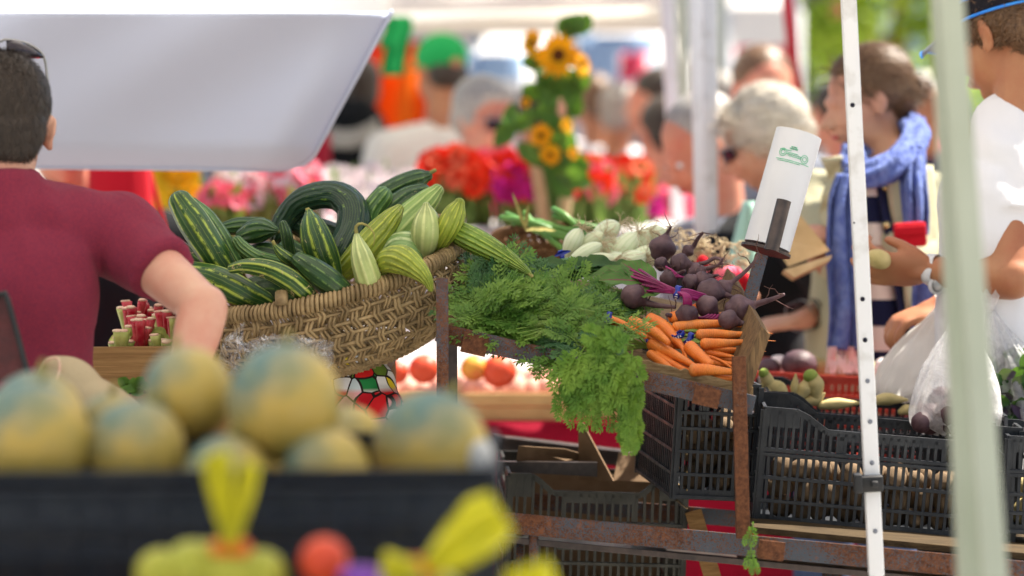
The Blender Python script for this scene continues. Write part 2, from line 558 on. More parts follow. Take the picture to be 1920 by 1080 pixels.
M_parsnip = mat('parsnip_skin', (.62, .50, .24), (.46, .38, .16), 30, .6, .4, 90)
M_parstop = mat('parsnip_top', (.16, .28, .05), (.3, .36, .08), 30, .6)
M_wicker = mat('wicker', (.42, .30, .15), (.19, .13, .06), 32, .55, .6, 260, .0015)
M_wickerdk = mat('dark_wicker', (.20, .105, .05), (.09, .045, .02), 32, .6, .6, 260, .0015)
M_polew = mat('white_painted_steel', (.72, .73, .76), (.50, .49, .48), 22, .4, .25, lo=.2, hi=.46)
M_poleg = mat('sage_painted_steel', (.42, .46, .38), (.38, .42, .34), 8, .55, .05)
M_hole = mat('dark_hole', (.02, .02, .035), None, 10, .8)
M_redpole = mat('red_painted_steel', (.50, .01, .03), (.4, .01, .02), 10, .45)
M_paper = mat('plastic_roll', (.70, .71, .75), (.64, .65, .69), 6, .38)
M_print = mat('green_print', (.10, .55, .30), (.25, .66, .45), 60, .5)
M_cardb = mat('brown_cardboard', (.22, .145, .09), (.17, .11, .065), 30, .85)
M_kraft = mat('kraft_paper', (.58, .42, .24), (.48, .34, .18), 20, .8, .4, 20)
M_peachp = mat('peach_skin', (.80, .46, .36), (.74, .27, .20), 16, .6)
M_peachr = mat('nectarine_skin', (.68, .07, .025), (.80, .36, .05), 10, .45, lo=.25, hi=.42)
M_peachy = mat('nectarine_blush', (.62, .05, .03), (.85, .50, .05), 9, .45)
M_chardred = mat('chard_stalk', (.42, .008, .03), (.62, .10, .12), 40, .35)
M_chardcut = mat('chard_cut_end', (.72, .58, .42), (.62, .35, .28), 60, .6)
M_chardy = mat('pale_stalk', (.50, .52, .17), (.34, .40, .10), 40, .4)
M_ynet = mat('yellow_net', (.74, .68, .02), (.58, .55, .02), 26, .5)
M_ytie = mat('orange_tie', (.75, .16, .01), None, 20, .4)
M_lemon = mat('yellow_green_fruit', (.50, .48, .05), (.36, .38, .04), 12, .45)
M_purpleleaf = leaf_mat('purple_leaf', (.035, .018, .045), (.08, .04, .09))
M_purple = mat('purple_fruit', (.13, .02, .32), (.2, .04, .4), 12, .45)
M_sfl = mat('sunflower_petal', (.86, .46, .008), (.78, .33, .005), 20, .6)
M_sfc = mat('sunflower_centre', (.07, .025, .008), (.14, .05, .01), 60, .9)
M_fred = mat('petal_red', (.80, .025, .01), (.72, .07, .02), 20, .6)
M_fpink = mat('petal_pink', (.82, .12, .20), (.85, .25, .32), 20, .6)
M_fmag = mat('petal_magenta', (.50, .015, .20), (.62, .03, .3), 20, .6)
M_fwhite = mat('petal_white', (.85, .78, .78), (.80, .68, .70), 20, .6)
M_fcor = mat('petal_coral', (.85, .14, .06), (.8, .22, .12), 20, .6)
M_fyel = mat('petal_yellow', (.85, .55, .02), None, 20, .6)
M_lens = mat('dark_lens', (.012, .008, .02), None, 20, .05)
M_metal = mat('steel', (.35, .35, .36), None, 20, .35, Metallic=.7)
M_darksteel = mat('dark_steel', (.05, .042, .042), (.09, .07, .065), 40, .35, .2, Metallic=.5)
M_wbag_in = mat('plain_white', (.75, .75, .74), None, 20, .7)
M_leather = mat('dark_red_leather', (.10, .018, .02), (.055, .012, .014), 40, .45, .8, 60, .004)
M_eye = mat('eye_white', (.75, .72, .7), None, 20, .2)
M_iris = mat('eye_iris', (.03, .02, .015), None, 20, .1)
M_lip = mat('lips', (.48, .06, .06), None, 20, .4)
M_visor = mat('visor_fabric', (.015, .014, .02), None, 60, .8)
M_vblue = mat('blue_piping', (.02, .20, .80), (.03, .28, .85), 30, .4)
M_watch = mat('white_rubber', (.75, .76, .8), None, 20, .4)
M_ring = mat('gold_ring', (.75, .6, .3), None, 20, .2, Metallic=.9)
def film(name, tint, op, rough=.12, scale=18):
    nb = NB(name)
    ob = nb.obj()
    n = nb.noise(scale, 5, .7, ob, 1.0)
    b = nb.n('BsdfPrincipled', None, Base_Color=tint, Roughness=rough)
    bn = nb.n('Bump', None, Height=n, Strength=.9, Distance=.02)
    nb.t.links.new(bn.outputs[0], b.inputs['Normal'])
    tl = nb.n('BsdfTranslucent', None, Color=tint)
    m1 = nb.n('MixShader', None, _0=.45, _1=b, _2=tl)
    tr = nb.n('BsdfTransparent')
    lw = nb.n('LayerWeight', None, Blend=.35).outputs[1]
    f = nb.math('ADD', nb.math('MULTIPLY', nb.ramp(n, [(.4, 0), (.7, 1)]), op * .6), nb.math('MULTIPLY', lw, .5))
    f = nb.math('ADD', f, op * .5)
    nb.t.nodes[-1].use_clamp = True
    m2 = nb.n('MixShader', None, _0=f, _1=tr, _2=m1)
    nb.t.links.new(m2.outputs[0], nb.out.inputs[0])
    return nb.m
def cello(name):
    nb = NB(name)
    n = nb.noise(9, 4, .65, nb.obj(), 1.5)
    gl = nb.n('BsdfGlossy', None, Color=(.85, .88, .95), Roughness=.12)
    bn = nb.n('Bump', None, Height=n, Strength=1.0, Distance=.08)
    nb.t.links.new(bn.outputs[0], gl.inputs['Normal'])
    lw = nb.n('LayerWeight', None, Blend=.5)
    nb.t.links.new(bn.outputs[0], lw.inputs['Normal'])
    f = nb.math('ADD', nb.math('MULTIPLY', nb.ramp(lw.outputs[1], [(.2, 0), (.95, 1)]), .55), .05)
    mx = nb.n('MixShader', None, _0=f, _1=nb.n('BsdfTransparent'), _2=gl)
    nb.t.links.new(mx.outputs[0], nb.out.inputs[0])
    return nb.m
M_film = cello('clear_film')
def fabric_tr(name, c, tr):
    nb = NB(name)
    n = nb.noise(5, 3)
    d = nb.n('BsdfDiffuse', None, Color=c)
    bn = nb.n('Bump', None, Height=n, Strength=.4, Distance=.05)
    if tr > .1: nb.t.links.new(bn.outputs[0], d.inputs['Normal'])
    t = nb.n('BsdfTranslucent', None, Color=c)
    m = nb.n('MixShader', None, _0=tr, _1=d, _2=t)
    nb.t.links.new(m.outputs[0], nb.out.inputs[0])
    return nb.m
M_bagclear = film('frosted_film', (.90, .90, .92), .62, .15)
M_bagwhite = fabric_tr('white_plastic_film', (.88, .86, .84), .5)
M_canopy = fabric_tr('canopy_fabric', (.82, .80, .78), .28)
M_canopy_thin = fabric_tr('thin_canopy_fabric', (.85, .84, .82), .55)
M_flap = fabric_tr('awning_canvas', (.55, .60, .77), .02)  # white canvas; the blue of its shade is mixed into the colour
M_tarp = fabric_tr('orange_tarp_sheet', (.85, .20, .02), .35)
def glass_mosaic():
    nb = NB('patterned_cloth')
    ob = nb.obj()
    v1 = nb.n('TexVoronoi', {'feature': 'DISTANCE_TO_EDGE'}, Vector=ob, Scale=34.0)
    v2 = nb.n('TexVoronoi', None, Vector=ob, Scale=34.0)
    h = nb.n('SeparateColor', None, Color=v2.outputs['Color']).outputs[0]
    col = nb.ramp(h, [(0, (.80, .80, .82)), (.42, (.55, .66, .70)), (.5, (.78, .60, .03)), (.66, (.12, .20, .03)), (.8, (.02, .22, .06)), (.9, (.62, .02, .02))])
    nb.t.nodes[-1].color_ramp.interpolation = 'CONSTANT'
    z = nb.n('SeparateXYZ', None, Vector=ob).outputs[2]
    red = nb.ramp(z, [(.036, 1), (.042, 0)])
    h2 = nb.ramp(h, [(0, (.60, .015, .02)), (.4, (.75, .35, .4)), (.7, (.5, .01, .02)), (.85, (.78, .72, .72))])
    nb.t.nodes[-1].color_ramp.interpolation = 'CONSTANT'
    col = nb.mix(red, col, h2)
    e = nb.ramp(v1.outputs[0], [(.04, 1), (.055, 0)])
    return nb.finish(nb.mix(e, col, (.02, .012, .012)), .6, nb.noise(14, 2), .5, .02)
M_mosaic = glass_mosaic()
M_ground = mat('plaza_concrete', (.42, .40, .37), (.35, .335, .31), 2.5, .85, .3, 30)
# ------------------------------------------------------------------ wicker basket
def PP(lst):
    """(px,py,d[,r_px]) -> world points (and radii in metres)"""
    pts = [P(q[0], q[1], q[2]) for q in lst]
    if len(lst[0]) > 3:
        return pts, [S(q[3], q[2]) for q in lst]
    return pts
def wicker(name, label, C, A, B, h, rows, nst, mt, prof, rr=.0034, rimr=.012, coil=.0036, fill=True, group=None, handle=None):
    N = A.cross(B).normalized()
    if N.z < 0: N = -N
    t = thing(name, C - N * h, label, 'basket', group)
    def Sf(u, v, off=0):
        r = prof(v)
        rad = (A * math.cos(u) + B * math.sin(u))
        out = rad.normalized()
        return C + rad * r - N * (h * v) + out * off
    g = G()
    for i in range(nst):
        u0 = 2 * PI * i / nst
        sp = 2 * PI / nst
        for s in (-.19, .19):
            pts = []
            for j in range(rows * 3 + 1):
                v = j / (rows * 3)
                ph = j / 3
                zig = (abs((ph % 2) - 1) - .5) * .5
                pts.append(Sf(u0 + sp * (zig + s) + rnd.uniform(-.03, .03) * sp, v * .93 + .02, .0045 * math.cos(PI * ph + PI * (i % 2))))
            g.tube(pts, rr * rnd.uniform(.85, 1.15), seg=5, cap=None)
    g.obj('upright_weave', mt, t)
    g = G()
    for j in range(rows + 1):
        v = .04 + .9 * j / rows
        m = 90
        pts = [Sf(2 * PI * k / m, v) for k in range(m + 1)]
        g.tube(pts, rr * 1.1, seg=5, cap=None)
    g.obj('horizontal_rods', mt, t)
    # tight lower weave
    g = G()
    for j in range(9):
        v = .80 + .2 * j / 9
        m = nst * 2
        pts = [Sf(2 * PI * k / m, v, .006 * (1 if (k + j) % 2 else -1)) for k in range(m + 1)]
        g.tube(pts, rr * 1.2, seg=5, cap=None)
    r0 = prof(1.0)
    for j in range(1, 10):
        q = 1 - j / 10
        pts = [C - N * h + (A * math.cos(2 * PI * k / 60) + B * math.sin(2 * PI * k / 60)) * (r0 * q) + N * (.004 * (k % 2)) for k in range(61)]
        g.tube(pts, rr * 1.5, seg=5, cap=None)
    g.obj('base_weave', mt, t)
    g = G()
    m = 72
    g.tube([Sf(2 * PI * k / m, 0) for k in range(m + 1)], rimr * .82, seg=8, cap=None)
    L = 0
    n_co = int(nst * 2.5)
    for k in range(n_co):
        u = 2 * PI * (k + rnd.uniform(-.12, .12)) / n_co
        c = Sf(u, 0)
        tg = (Sf(u + .01, 0) - Sf(u - .01, 0)).normalized()
        x = N; y = tg.cross(N).normalized()
        R = rimr * rnd.uniform(.95, 1.12)
        ring = [c + (x * math.cos(a) + y * math.sin(a)) * R + tg * (.006 * math.sin(a * .5)) for a in [2 * PI * q / 9 for q in range(10)]]
        g.tube(ring, coil * rnd.uniform(.85, 1.15), seg=5, cap=None)
    g.obj('rim', mt, t)
    if handle:
        g = G(); g.tube(handle, .011, seg=8, cap='flat')
        g.obj('handle_stub', mt, t)
    return t, Sf, N
C0 = P(604, 500, 5.12)
A0 = P(868, 442, 5.12) - C0
B0 = P(594, 568, 4.90) - C0
basket, BSf, BN = wicker('wicker_basket', 'large oval brown wicker basket tipped toward the stall front, full of striped cucumbers', C0, A0, B0, .165, 8, 84, M_wicker,
    lambda v: 1 + .16 * v - .62 * v ** 3.2, rr=.0029, handle=[P(528, 548, 4.9), P(528, 572, 4.89)])
# ------------------------------------------------------------------ cucumbers
CG = 'cucumbers heaped in the oval wicker basket'
def cucumber(label, lst, m, stem=None, seg=40, ribs=10, ribamp=.02, sq=.9):
    pts, rs = PP(lst)
    lst2 = [(*p, r) for p, r in zip(pts, rs)]
    t = thing('cucumber', min(pts, key=lambda p: p.z), label, 'cucumber', CG)
    g = G()
    ph = rnd.uniform(0, 6)
    g.tube(pts, rs, seg=seg, n=30, cap='round', rmod=lambda th, q: 1 + ribamp * math.cos(ribs * th + ph) + .012 * math.sin(9 * q + ph), caprings=6, capsq=sq)
    g.obj('flesh', m, t)
    if stem:
        sp, sr = PP(stem)
        g = G(); g.tube(sp, sr, seg=8, n=10, cap='flat'); g.obj('stem', M_cstem, t)
    return t
cucumber('long fat striped cucumber leaning up at the far left of the wicker basket', [(338, 378, 5.0, 23), (360, 412, 5.0, 29), (396, 468, 5.0, 29), (428, 520, 5.02, 27), (452, 560, 5.05, 22)], C_STR)
cucumber('plain green cucumber lying right behind the long fat striped one', [(362, 378, 5.1, 8), (385, 408, 5.09, 19), (414, 452, 5.09, 21), (436, 492, 5.09, 20)], C_MID, [(362, 380, 5.1, 5), (352, 373, 5.1, 4)])
cucumber('short blunt dark cucumber peeking out behind the curved dark one', [(424, 428, 5.2, 13), (450, 424, 5.2, 17), (490, 424, 5.2, 17)], C_DARK)
cucumber('bulbous dark green cucumber with a pale tip, tapering toward the small blue-green one', [(456, 442, 5.08, 15), (478, 434, 5.07, 23), (498, 430, 5.06, 20), (516, 432, 5.05, 8)], C_DARK, [(514, 432, 5.05, 5), (524, 435, 5.05, 3)])
cucumber('slim wavy green cucumber with a blunt end beside the long fat striped one', [(445, 452, 5.0, 11), (455, 464, 5.0, 13), (482, 482, 5.0, 14), (528, 494, 5.03, 13)], C_MID)
cucumber('dark cucumber bedded below the slim wavy green one', [(468, 480, 5.1, 18), (500, 474, 5.08, 21), (540, 486, 5.08, 20)], C_DARK)
cucumber('small bluish upright cucumber between the bulbous dark one and the curled one', [(531, 420, 5.03, 8), (537, 440, 5.03, 11), (543, 470, 5.04, 11), (552, 490, 5.06, 10)], C_DARK)
cucumber('little striped cucumber with a yellow tip in the middle of the basket', [(515, 461, 4.96, 4), (526, 474, 4.96, 10), (544, 488, 4.96, 12), (566, 502, 5.0, 11)], C_STR, [(517, 463, 4.96, 4), (511, 451, 4.96, 3)])
cucumber('plump upright striped cucumber with a tan dried stem', [(580, 400, 4.99, 9), (586, 424, 4.98, 25), (596, 456, 4.98, 31), (610, 490, 4.99, 29), (624, 526, 5.0, 20)], C_STR, [(579, 400, 4.99, 6), (576, 390, 4.99, 4)])
cucumber('huge deep green cucumber curled into a hook at the back of the basket', [(522, 440, 5.18, 20), (538, 404, 5.18, 22), (575, 372, 5.17, 25), (628, 366, 5.16, 27), (660, 390, 5.14, 30), (662, 430, 5.12, 32), (644, 470, 5.1, 29), (628, 500, 5.1, 20)], C_DEEP, seg=48)
cucumber('blunt grey-green cucumber next to the hooked one', [(718, 368, 5.15, 20), (700, 392, 5.15, 22), (688, 424, 5.15, 22)], C_MID)
cucumber('dark cucumber with a pointed green stem at the top right of the heap', [(802, 330, 5.26, 10), (788, 334, 5.26, 18), (757, 344, 5.25, 19), (720, 362, 5.24, 18)], C_DARK, [(800, 328, 5.26, 5), (818, 318, 5.26, 3)])
cucumber('dark bluish cucumber just under the topmost one', [(794, 360, 5.2, 16), (764, 370, 5.19, 20), (735, 392, 5.18, 22), (705, 420, 5.17, 22)], C_DARK)
cucumber('big light green cucumber slanting up to the right under the dark ones', [(820, 357, 5.12, 13), (806, 372, 5.12, 21), (778, 400, 5.12, 28), (745, 434, 5.11, 30)], C_LIGHT, ribs=12, ribamp=.03)
cucumber('yellow-green knobbly cucumber slanting behind the pale pointed one', [(748, 392, 5.04, 10), (735, 408, 5.03, 19), (708, 440, 5.02, 26), (678, 475, 5.02, 27), (650, 504, 5.04, 22)], C_LIME, ribs=15, ribamp=.03)
cucumber('pale upright teardrop cucumber with deep furrows near the basket rim', [(799, 385, 5.0, 7), (800, 404, 5.0, 21), (799, 434, 5.0, 28), (796, 468, 5.02, 20)], C_PALE, ribs=9, ribamp=.05)
cucumber('lime green cucumber standing at the right end of the basket', [(862, 380, 5.0, 10), (854, 398, 5.0, 20), (840, 428, 5.0, 23), (822, 462, 5.03, 13)], C_LIME, ribs=12, ribamp=.03)
cucumber('long ribbed green cucumber hanging out over the carrot tops', [(845, 428, 5.03, 20), (880, 446, 5.0, 24), (918, 466, 4.97, 22), (955, 487, 4.95, 16), (984, 506, 4.93, 8), (994, 514, 4.92, 4)], C_GREEN, [(992, 512, 4.92, 4), (998, 520, 4.92, 4)], ribs=18, ribamp=.035)
cucumber('pale striped melon-like cucumber behind the lime curved one', [(722, 474, 5.02, 14), (740, 462, 5.02, 24), (766, 464, 5.02, 29), (782, 482, 5.03, 24)], C_PSTR, ribs=10, ribamp=.05)
cucumber('pale pointed cucumber with a curly dry tendril at the front of the basket', [(669, 442, 4.93, 6), (673, 462, 4.92, 15), (681, 490, 4.91, 23), (690, 518, 4.92, 25)], C_PALE, [(669, 440, 4.93, 4), (667, 426, 4.93, 3.2), (676, 419, 4.93, 2.6), (690, 424, 4.93, 2), (702, 440, 4.93, 1), (700, 462, 4.93, .6)], ribs=9, ribamp=.02)
cucumber('curved lime cucumber drooping its pointed tip over the basket rim', [(712, 503, 4.94, 12), (730, 488, 4.92, 24), (756, 488, 4.9, 27), (782, 505, 4.88, 20), (800, 524, 4.87, 12), (808, 543, 4.87, 5)], C_LIME, ribs=15, ribamp=.03)
cucumber('speckled dark green cucumber lying on the front rim of the basket', [(562, 488, 4.92, 16), (588, 506, 4.91, 23), (622, 530, 4.91, 24), (648, 552, 4.93, 20)], C_DARK)
cucumber('arched striped cucumber with tan scars at the front of the basket', [(436, 503, 4.92, 10), (462, 499, 4.91, 14), (500, 504, 4.9, 18), (536, 520, 4.9, 21), (566, 543, 4.91, 20), (584, 566, 4.93, 16)], C_SCAR, seg=44)
cucumber('thick striped cucumber in the lower left of the basket beside the elbow', [(362, 512, 4.98, 22), (402, 524, 4.96, 27), (446, 545, 4.95, 29), (490, 568, 4.97, 25)], C_STR)
cucumber('dark leafy green cucumber end at the left edge of the basket', [(335, 470, 5.1, 20), (362, 492, 5.1, 24), (398, 520, 5.1, 24)], C_DARK)
for k, (l, c) in enumerate([([(450, 560, 5.06, 22), (500, 540, 5.06, 28), (550, 560, 5.08, 24)], C_DARK), ([(540, 470, 5.14, 24), (580, 500, 5.14, 28), (630, 540, 5.1, 26)], C_DARK),
                            ([(560, 420, 5.2, 22), (610, 440, 5.2, 28), (660, 460, 5.2, 28)], C_DEEP), ([(700, 500, 5.1, 28), (760, 470, 5.14, 30), (820, 450, 5.14, 24)], C_GREEN)]):
    cucumber(['dark cucumber in the shade beneath the arched scarred one', 'dark cucumber in the shade under the plump upright one', 'deep green cucumber inside the curl of the hooked one', 'ribbed green cucumber deep in the right half of the basket'][k], l, c)
# ------------------------------------------------------------------ sloping display tray on the rusty rack
FL = P(836, 603, 4.87); FR = P(1412, 738, 4.79)
BK = V((.02, .60, .085))
tray = thing('display_tray', FL, 'shallow wooden tray in rusty angle iron, tilted down to the right under carrots and beets', 'tray')
g = G(); g.prism([FL, FR, FR + BK, FL + BK], V((0, 0, -.012))); g.obj('tray_floor', M_wood, tray, smooth=False)
g = G()
for s in (0, .5):
    pass
# splintered front board edge
n = 60
def edge_fn(u, v):
    p = FL.lerp(FR, u)
    z = (.012 + .004 * mnoise.noise(V((u * 40, 0, 0))) + .003 * mnoise.noise(V((u * 160, 3, 0)))) * (1 if v < .5 else 1)
    return p + V((0, -.002 + v * .02, z if 0 < u < 1 else .010))
g.grid(edge_fn, n, 1)
g.grid(lambda u, v: edge_fn(u, 0) + V((0, 0, -.03 * (1 - v))), n, 1)
g.obj('front_board', M_wood, tray, smooth=False)
g = G()
e0 = P(1395, 742, 4.79); e1 = P(1442, 632, 4.80); e2 = P(1408, 596, 4.93); 
up = (e1 - e0)
g.prism([P(1378, 738, 4.78), P(1404, 744, 4.78), P(1444, 628, 4.79), P(1428, 612, 4.79), P(1392, 700, 4.78)], V((-.02, .5, .07)))
g.obj('end_board', M_wood_y, tray, smooth=False)
rack = thing('iron_rack', P(1100, 1100, 4.8) * 1, 'rusty angle-iron rack with two shelves holding the produce tray and crates', 'rack')
def iron(name, a, b, w, th=.004, up=True, m=None):
    """angle iron from a to b: front face height w, plus a flange going back"""
    a = V(a); b = V(b)
    ax = (b - a).normalized()
    f = V((0, -1, 0)); f = (f - ax * f.dot(ax)).normalized()
    side = ax.cross(f).normalized()          # in the face plane
    g = G()
    g.beam(a, b, w, th, f, .0012)
    s = 1 if up else -1
    off = side * (s * (w / 2 - th / 2)) - f * (w * .5 + th * .55)
    g.beam(a + off, b + off, th, w, f, .0012)
    return g.obj(name, m or M_rust, rack, ang=40)
iron('top_rail', P(819, 622, 4.84), P(1414, 760, 4.76), S(36, 4.8))
iron('post', P(829, 521, 4.80), P(833, 1300, 4.80), S(23, 4.8))
g = G(); g.beam(P(849, 640, 4.9), P(851, 1300, 4.9), S(17, 4.9), .01); g.obj('post', M_darksteel, rack, smooth=False)
iron('post', P(1386, 668, 4.74), P(1394, 1010, 4.74), S(25, 4.75), m=M_rust2)
def clip(px, py, w, h, ang, d):
    c = P(px, py, d); g = G()
    g.box(c, S(w, d), .004, S(h, d), rotm(0, ang, 0), .0012)
    g.obj('clip_plate', M_rust2, rack, ang=40)
clip(890, 646, 48, 38, 13, 4.825); clip(1325, 744, 50, 36, 13, 4.745); clip(1446, 1032, 50, 36, 7, 4.70)
iron('lower_rail', P(900, 975, 4.86), P(1940, 1074, 4.70), S(40, 4.75))
g = G(); g.beam(P(900, 1004, 4.90), P(1940, 1103, 4.74), .035, S(12, 4.8), V((0, 0, 1)), .001); g.obj('rail_flange', M_darksteel, rack, smooth=False)
g = G(); g.tube([P(1000, 1000, 4.87), P(1002, 1260, 4.87)], .008, 8); g.obj('post', M_rust, rack)
g = G(); g.beam(P(975, 1000, 4.9), P(975, 1260, 4.9), .012, .01); g.obj('post', M_rust, rack)
g = G(); g.beam(P(1560, 1040, 4.85), P(1562, 1320, 4.85), .03, .03); g.obj('post', M_rust, rack)
iron('back_rail', P(1000, 940, 5.38), P(1930, 1020, 5.3), .03)
iron('back_rail', P(850, 590, 5.42), P(1400, 660, 5.34), .03)
g = G()
for dd, q in ((4.82, 0), (4.96, -6), (5.1, -13), (5.24, -20)):
    g.prism([P(1412, 988 + q, dd), P(1950, 1040 + q, dd - .1), P(1950, 1052 + q, dd - .1), P(1412, 1000 + q, dd)], V((0, .12, 0)))
g.obj('shelf_slats', M_slat, rack, smooth=False)
g = G(); g.beam(P(1300, 960, 5.25), P(1350, 1130, 5.2), .03, .02); g.obj('brace', M_wooddk, rack, smooth=False)
# ------------------------------------------------------------------ carrots
def carrot_mesh(lst, d0=None):
    pass
CD = lambda y: 4.80 + (715 - y) * .0016
def carrot(parent, pts, r0, r1=1.0, dd=0.0, tail=None):
    pts = list(pts)
    (xa, ya), (xb, yb) = pts[-2], pts[-1]
    if r1 < 4.5: pts[-1] = (xb + (xb - xa) * .22, yb + (yb - ya) * .22)
    r0 *= .92
    n = len(pts)
    lst = []
    for i, (x, y) in enumerate(pts):
        q = i / (n - 1)
        lst.append((x, y, CD(y) + dd, max(r0 * (1 - q ** 1.5) + r1 * q ** 1.5, .5)))
    pp, rs = PP(lst)
    g = G()
    ph = rnd.uniform(0, 9)
    g.tube(pp, rs, seg=16, n=22, cap='round', rmod=lambda th, t: 1 + .05 * mnoise.noise(V((math.cos(th) * 1.3 + ph, math.sin(th) * 1.3, t * 9))) + .02 * math.sin(60 * t + ph), caprings=4, capsq=.7)
    if r1 < 3:
        e = pp[-1]; dr = (pp[-1] - pp[-2]).normalized()
        q = [e, e + dr * .01 + V((rnd.uniform(-.004, .004), 0, -.002)), e + dr * .02 + V((rnd.uniform(-.008, .008), 0, rnd.uniform(-.008, .006)))]
        g.tube(q, [.0011, .0007, .0003], seg=5, n=6, cap=None)
    return g.obj('carrot', M_carrot, parent)
CB = 'banded bunches of carrots on the tilted tray'
bun = {}
for k, (x, y, lab) in enumerate([(1146, 598, 'carrot bunch with its blue band leftmost and leafy tops spread over the tray'),
                                 (1225, 655, 'carrot bunch at the tray front, bright feathery tops hanging down over the rail'),
                                 (1295, 640, 'carrot bunch of long straight roots pointing right at the tray end'),
                                 (1258, 612, 'carrot bunch lying under the beets with a forked carrot on top')]):
    bun[k] = thing('carrot_bunch', P(x, y, CD(y)), lab, 'carrots', CB)
carrot(bun[0], [(1146, 600), (1172, 610), (1204, 628)], 9, 4, -.05)
carrot(bun[0], [(1186, 603), (1215, 615), (1240, 632), (1252, 642)], 12, 6, -.06)
carrot(bun[0], [(1176, 612), (1200, 622), (1225, 636)], 9, 4, -.035)
carrot(bun[3], [(1220, 600), (1245, 612), (1262, 632), (1278, 650), (1287, 670)], 15, 1.2, -.015)
carrot(bun[3], [(1214, 615), (1240, 626), (1268, 638), (1282, 648)], 11, 2, 0)
carrot(bun[1], [(1222, 645), (1250, 658), (1280, 674), (1302, 686)], 13, 4, -.02)
carrot(bun[1], [(1220, 664), (1242, 680), (1266, 698)], 10, 5, -.01)
carrot(bun[1], [(1232, 666), (1262, 684), (1300, 702)], 11, 5, 0)
carrot(bun[1], [(1226, 640), (1250, 646), (1276, 650)], 10, 5, .02)
carrot(bun[3], [(1262, 596), (1282, 588), (1302, 577), (1322, 563)], 13, 2.5, -.03)
carrot(bun[3], [(1280, 592), (1292, 594), (1302, 597)], 8, 4, -.035)
carrot(bun[3], [(1268, 614), (1305, 609), (1345, 607), (1382, 609), (1398, 617)], 12, 1, -.02)
carrot(bun[2], [(1312, 628), (1345, 626), (1385, 627), (1424, 623)], 12, 1.5, -.02)
carrot(bun[2], [(1320, 645), (1350, 644), (1385, 642), (1418, 638)], 12, 1.5, -.03)
carrot(bun[2], [(1294, 652), (1310, 666), (1332, 684)], 15, 9, -.03)
carrot(bun[2], [(1300, 694), (1330, 694), (1370, 697)], 14, 6, -.03)
carrot(bun[2], [(1326, 660), (1345, 664), (1369, 668)], 9, 3, 0)
carrot(bun[2], [(1340, 655), (1372, 657), (1404, 654)], 9, 2, .02)
carrot(bun[3], [(1312, 600), (1330, 596), (1350, 589)], 7, 3, .0)
carrot(bun[2], [(1330, 678), (1352, 682), (1378, 684)], 9, 5, .01)
carrot(bun[2], [(1334, 708), (1350, 710), (1374, 710)], 8, 6, .0)
carrot(bun[1], [(1284, 676), (1300, 690), (1322, 700)], 10, 7, .03)
carrot(bun[2], [(1350, 672), (1370, 676), (1392, 680)], 9, 5, .04)
carrot(bun[2], [(1310, 675), (1330, 690), (1350, 700)], 11, 8, .05)
carrot(bun[3], [(1290, 620), (1310, 624), (1340, 622)], 10, 6, .04)
carrot(bun[1], [(1250, 690), (1280, 702), (1320, 712)], 10, 5, .05)
carrot(bun[3], [(1240, 606), (1262, 622), (1276, 640), (1280, 662)], 7, 1.2, -.01)
carrot(bun[2], [(1318, 636), (1350, 634), (1388, 632), (1408, 646)], 6, 1, .01)
carrot(bun[2], [(1300, 666), (1322, 668), (1350, 676), (1372, 690)], 6, 1, -.005)
carrot(bun[1], [(1232, 652), (1256, 670), (1290, 692), (1318, 700)], 7, 1.2, .01)
carrot(bun[3], [(1282, 604), (1312, 602), (1346, 600), (1380, 600)], 7, 1, .0)
def band(parent, c, nrm, r, w=.008, m=M_band, name='band', print_=True):
    c = V(c); x, y, a = basis(nrm)
    g = G()
    ring = lambda R, z: None
    g.grid(lambda u, v: c + (x * math.cos(2 * PI * u) + y * math.sin(2 * PI * u)) * (r * (1 + .08 * math.sin(u * 25))) + a * (w * (v - .5) + .0012 * math.sin(u * 30)), 28, 3, True)
    o = g.obj(name, m, parent, solid=.0012)
    if print_:
        g = G()
        for k in range(5):
            u0 = PI * 1.05 + k * .35
            q = lambda u, v: c + (x * math.cos(u0 + u * .16) + y * math.sin(u0 + u * .16)) * (r * 1.09 + .0009) + a * (w * .6 * (v - .5) * (1 if k % 2 else .6))
            g.grid(q, 2, 1)
        g.obj('band_print', M_bandw, o)
    return o
band(bun[0], P(1141, 595, 4.905), V((1, .0, -.3)), .009)
band(bun[2], P(1292, 636, 4.90), V((1, -.2, -.5)), .012)
band(bun[3], P(1272, 628, 4.91), V((.4, .2, -1)), .010)
band(bun[1], P(1213, 646, 4.93), V((1, 0, -.4)), .010)
g = G()
for k in range(9):
    y0 = 626 + rnd.uniform(-6, 22)
    g.tube([P(1318, y0, CD(y0)), P(1292, y0 - 2, CD(y0) - .01), P(1270, y0 + rnd.uniform(-8, 4), CD(y0))], .0026, 6, 6)
for k in range(6):
    g.tube([P(1190, 604, 4.94), P(1160, 596 + k, 4.95), P(1140, 592 + 2 * k, 4.96)], .003, 6, 6)
g.obj('stems', M_fstem, bun[2])
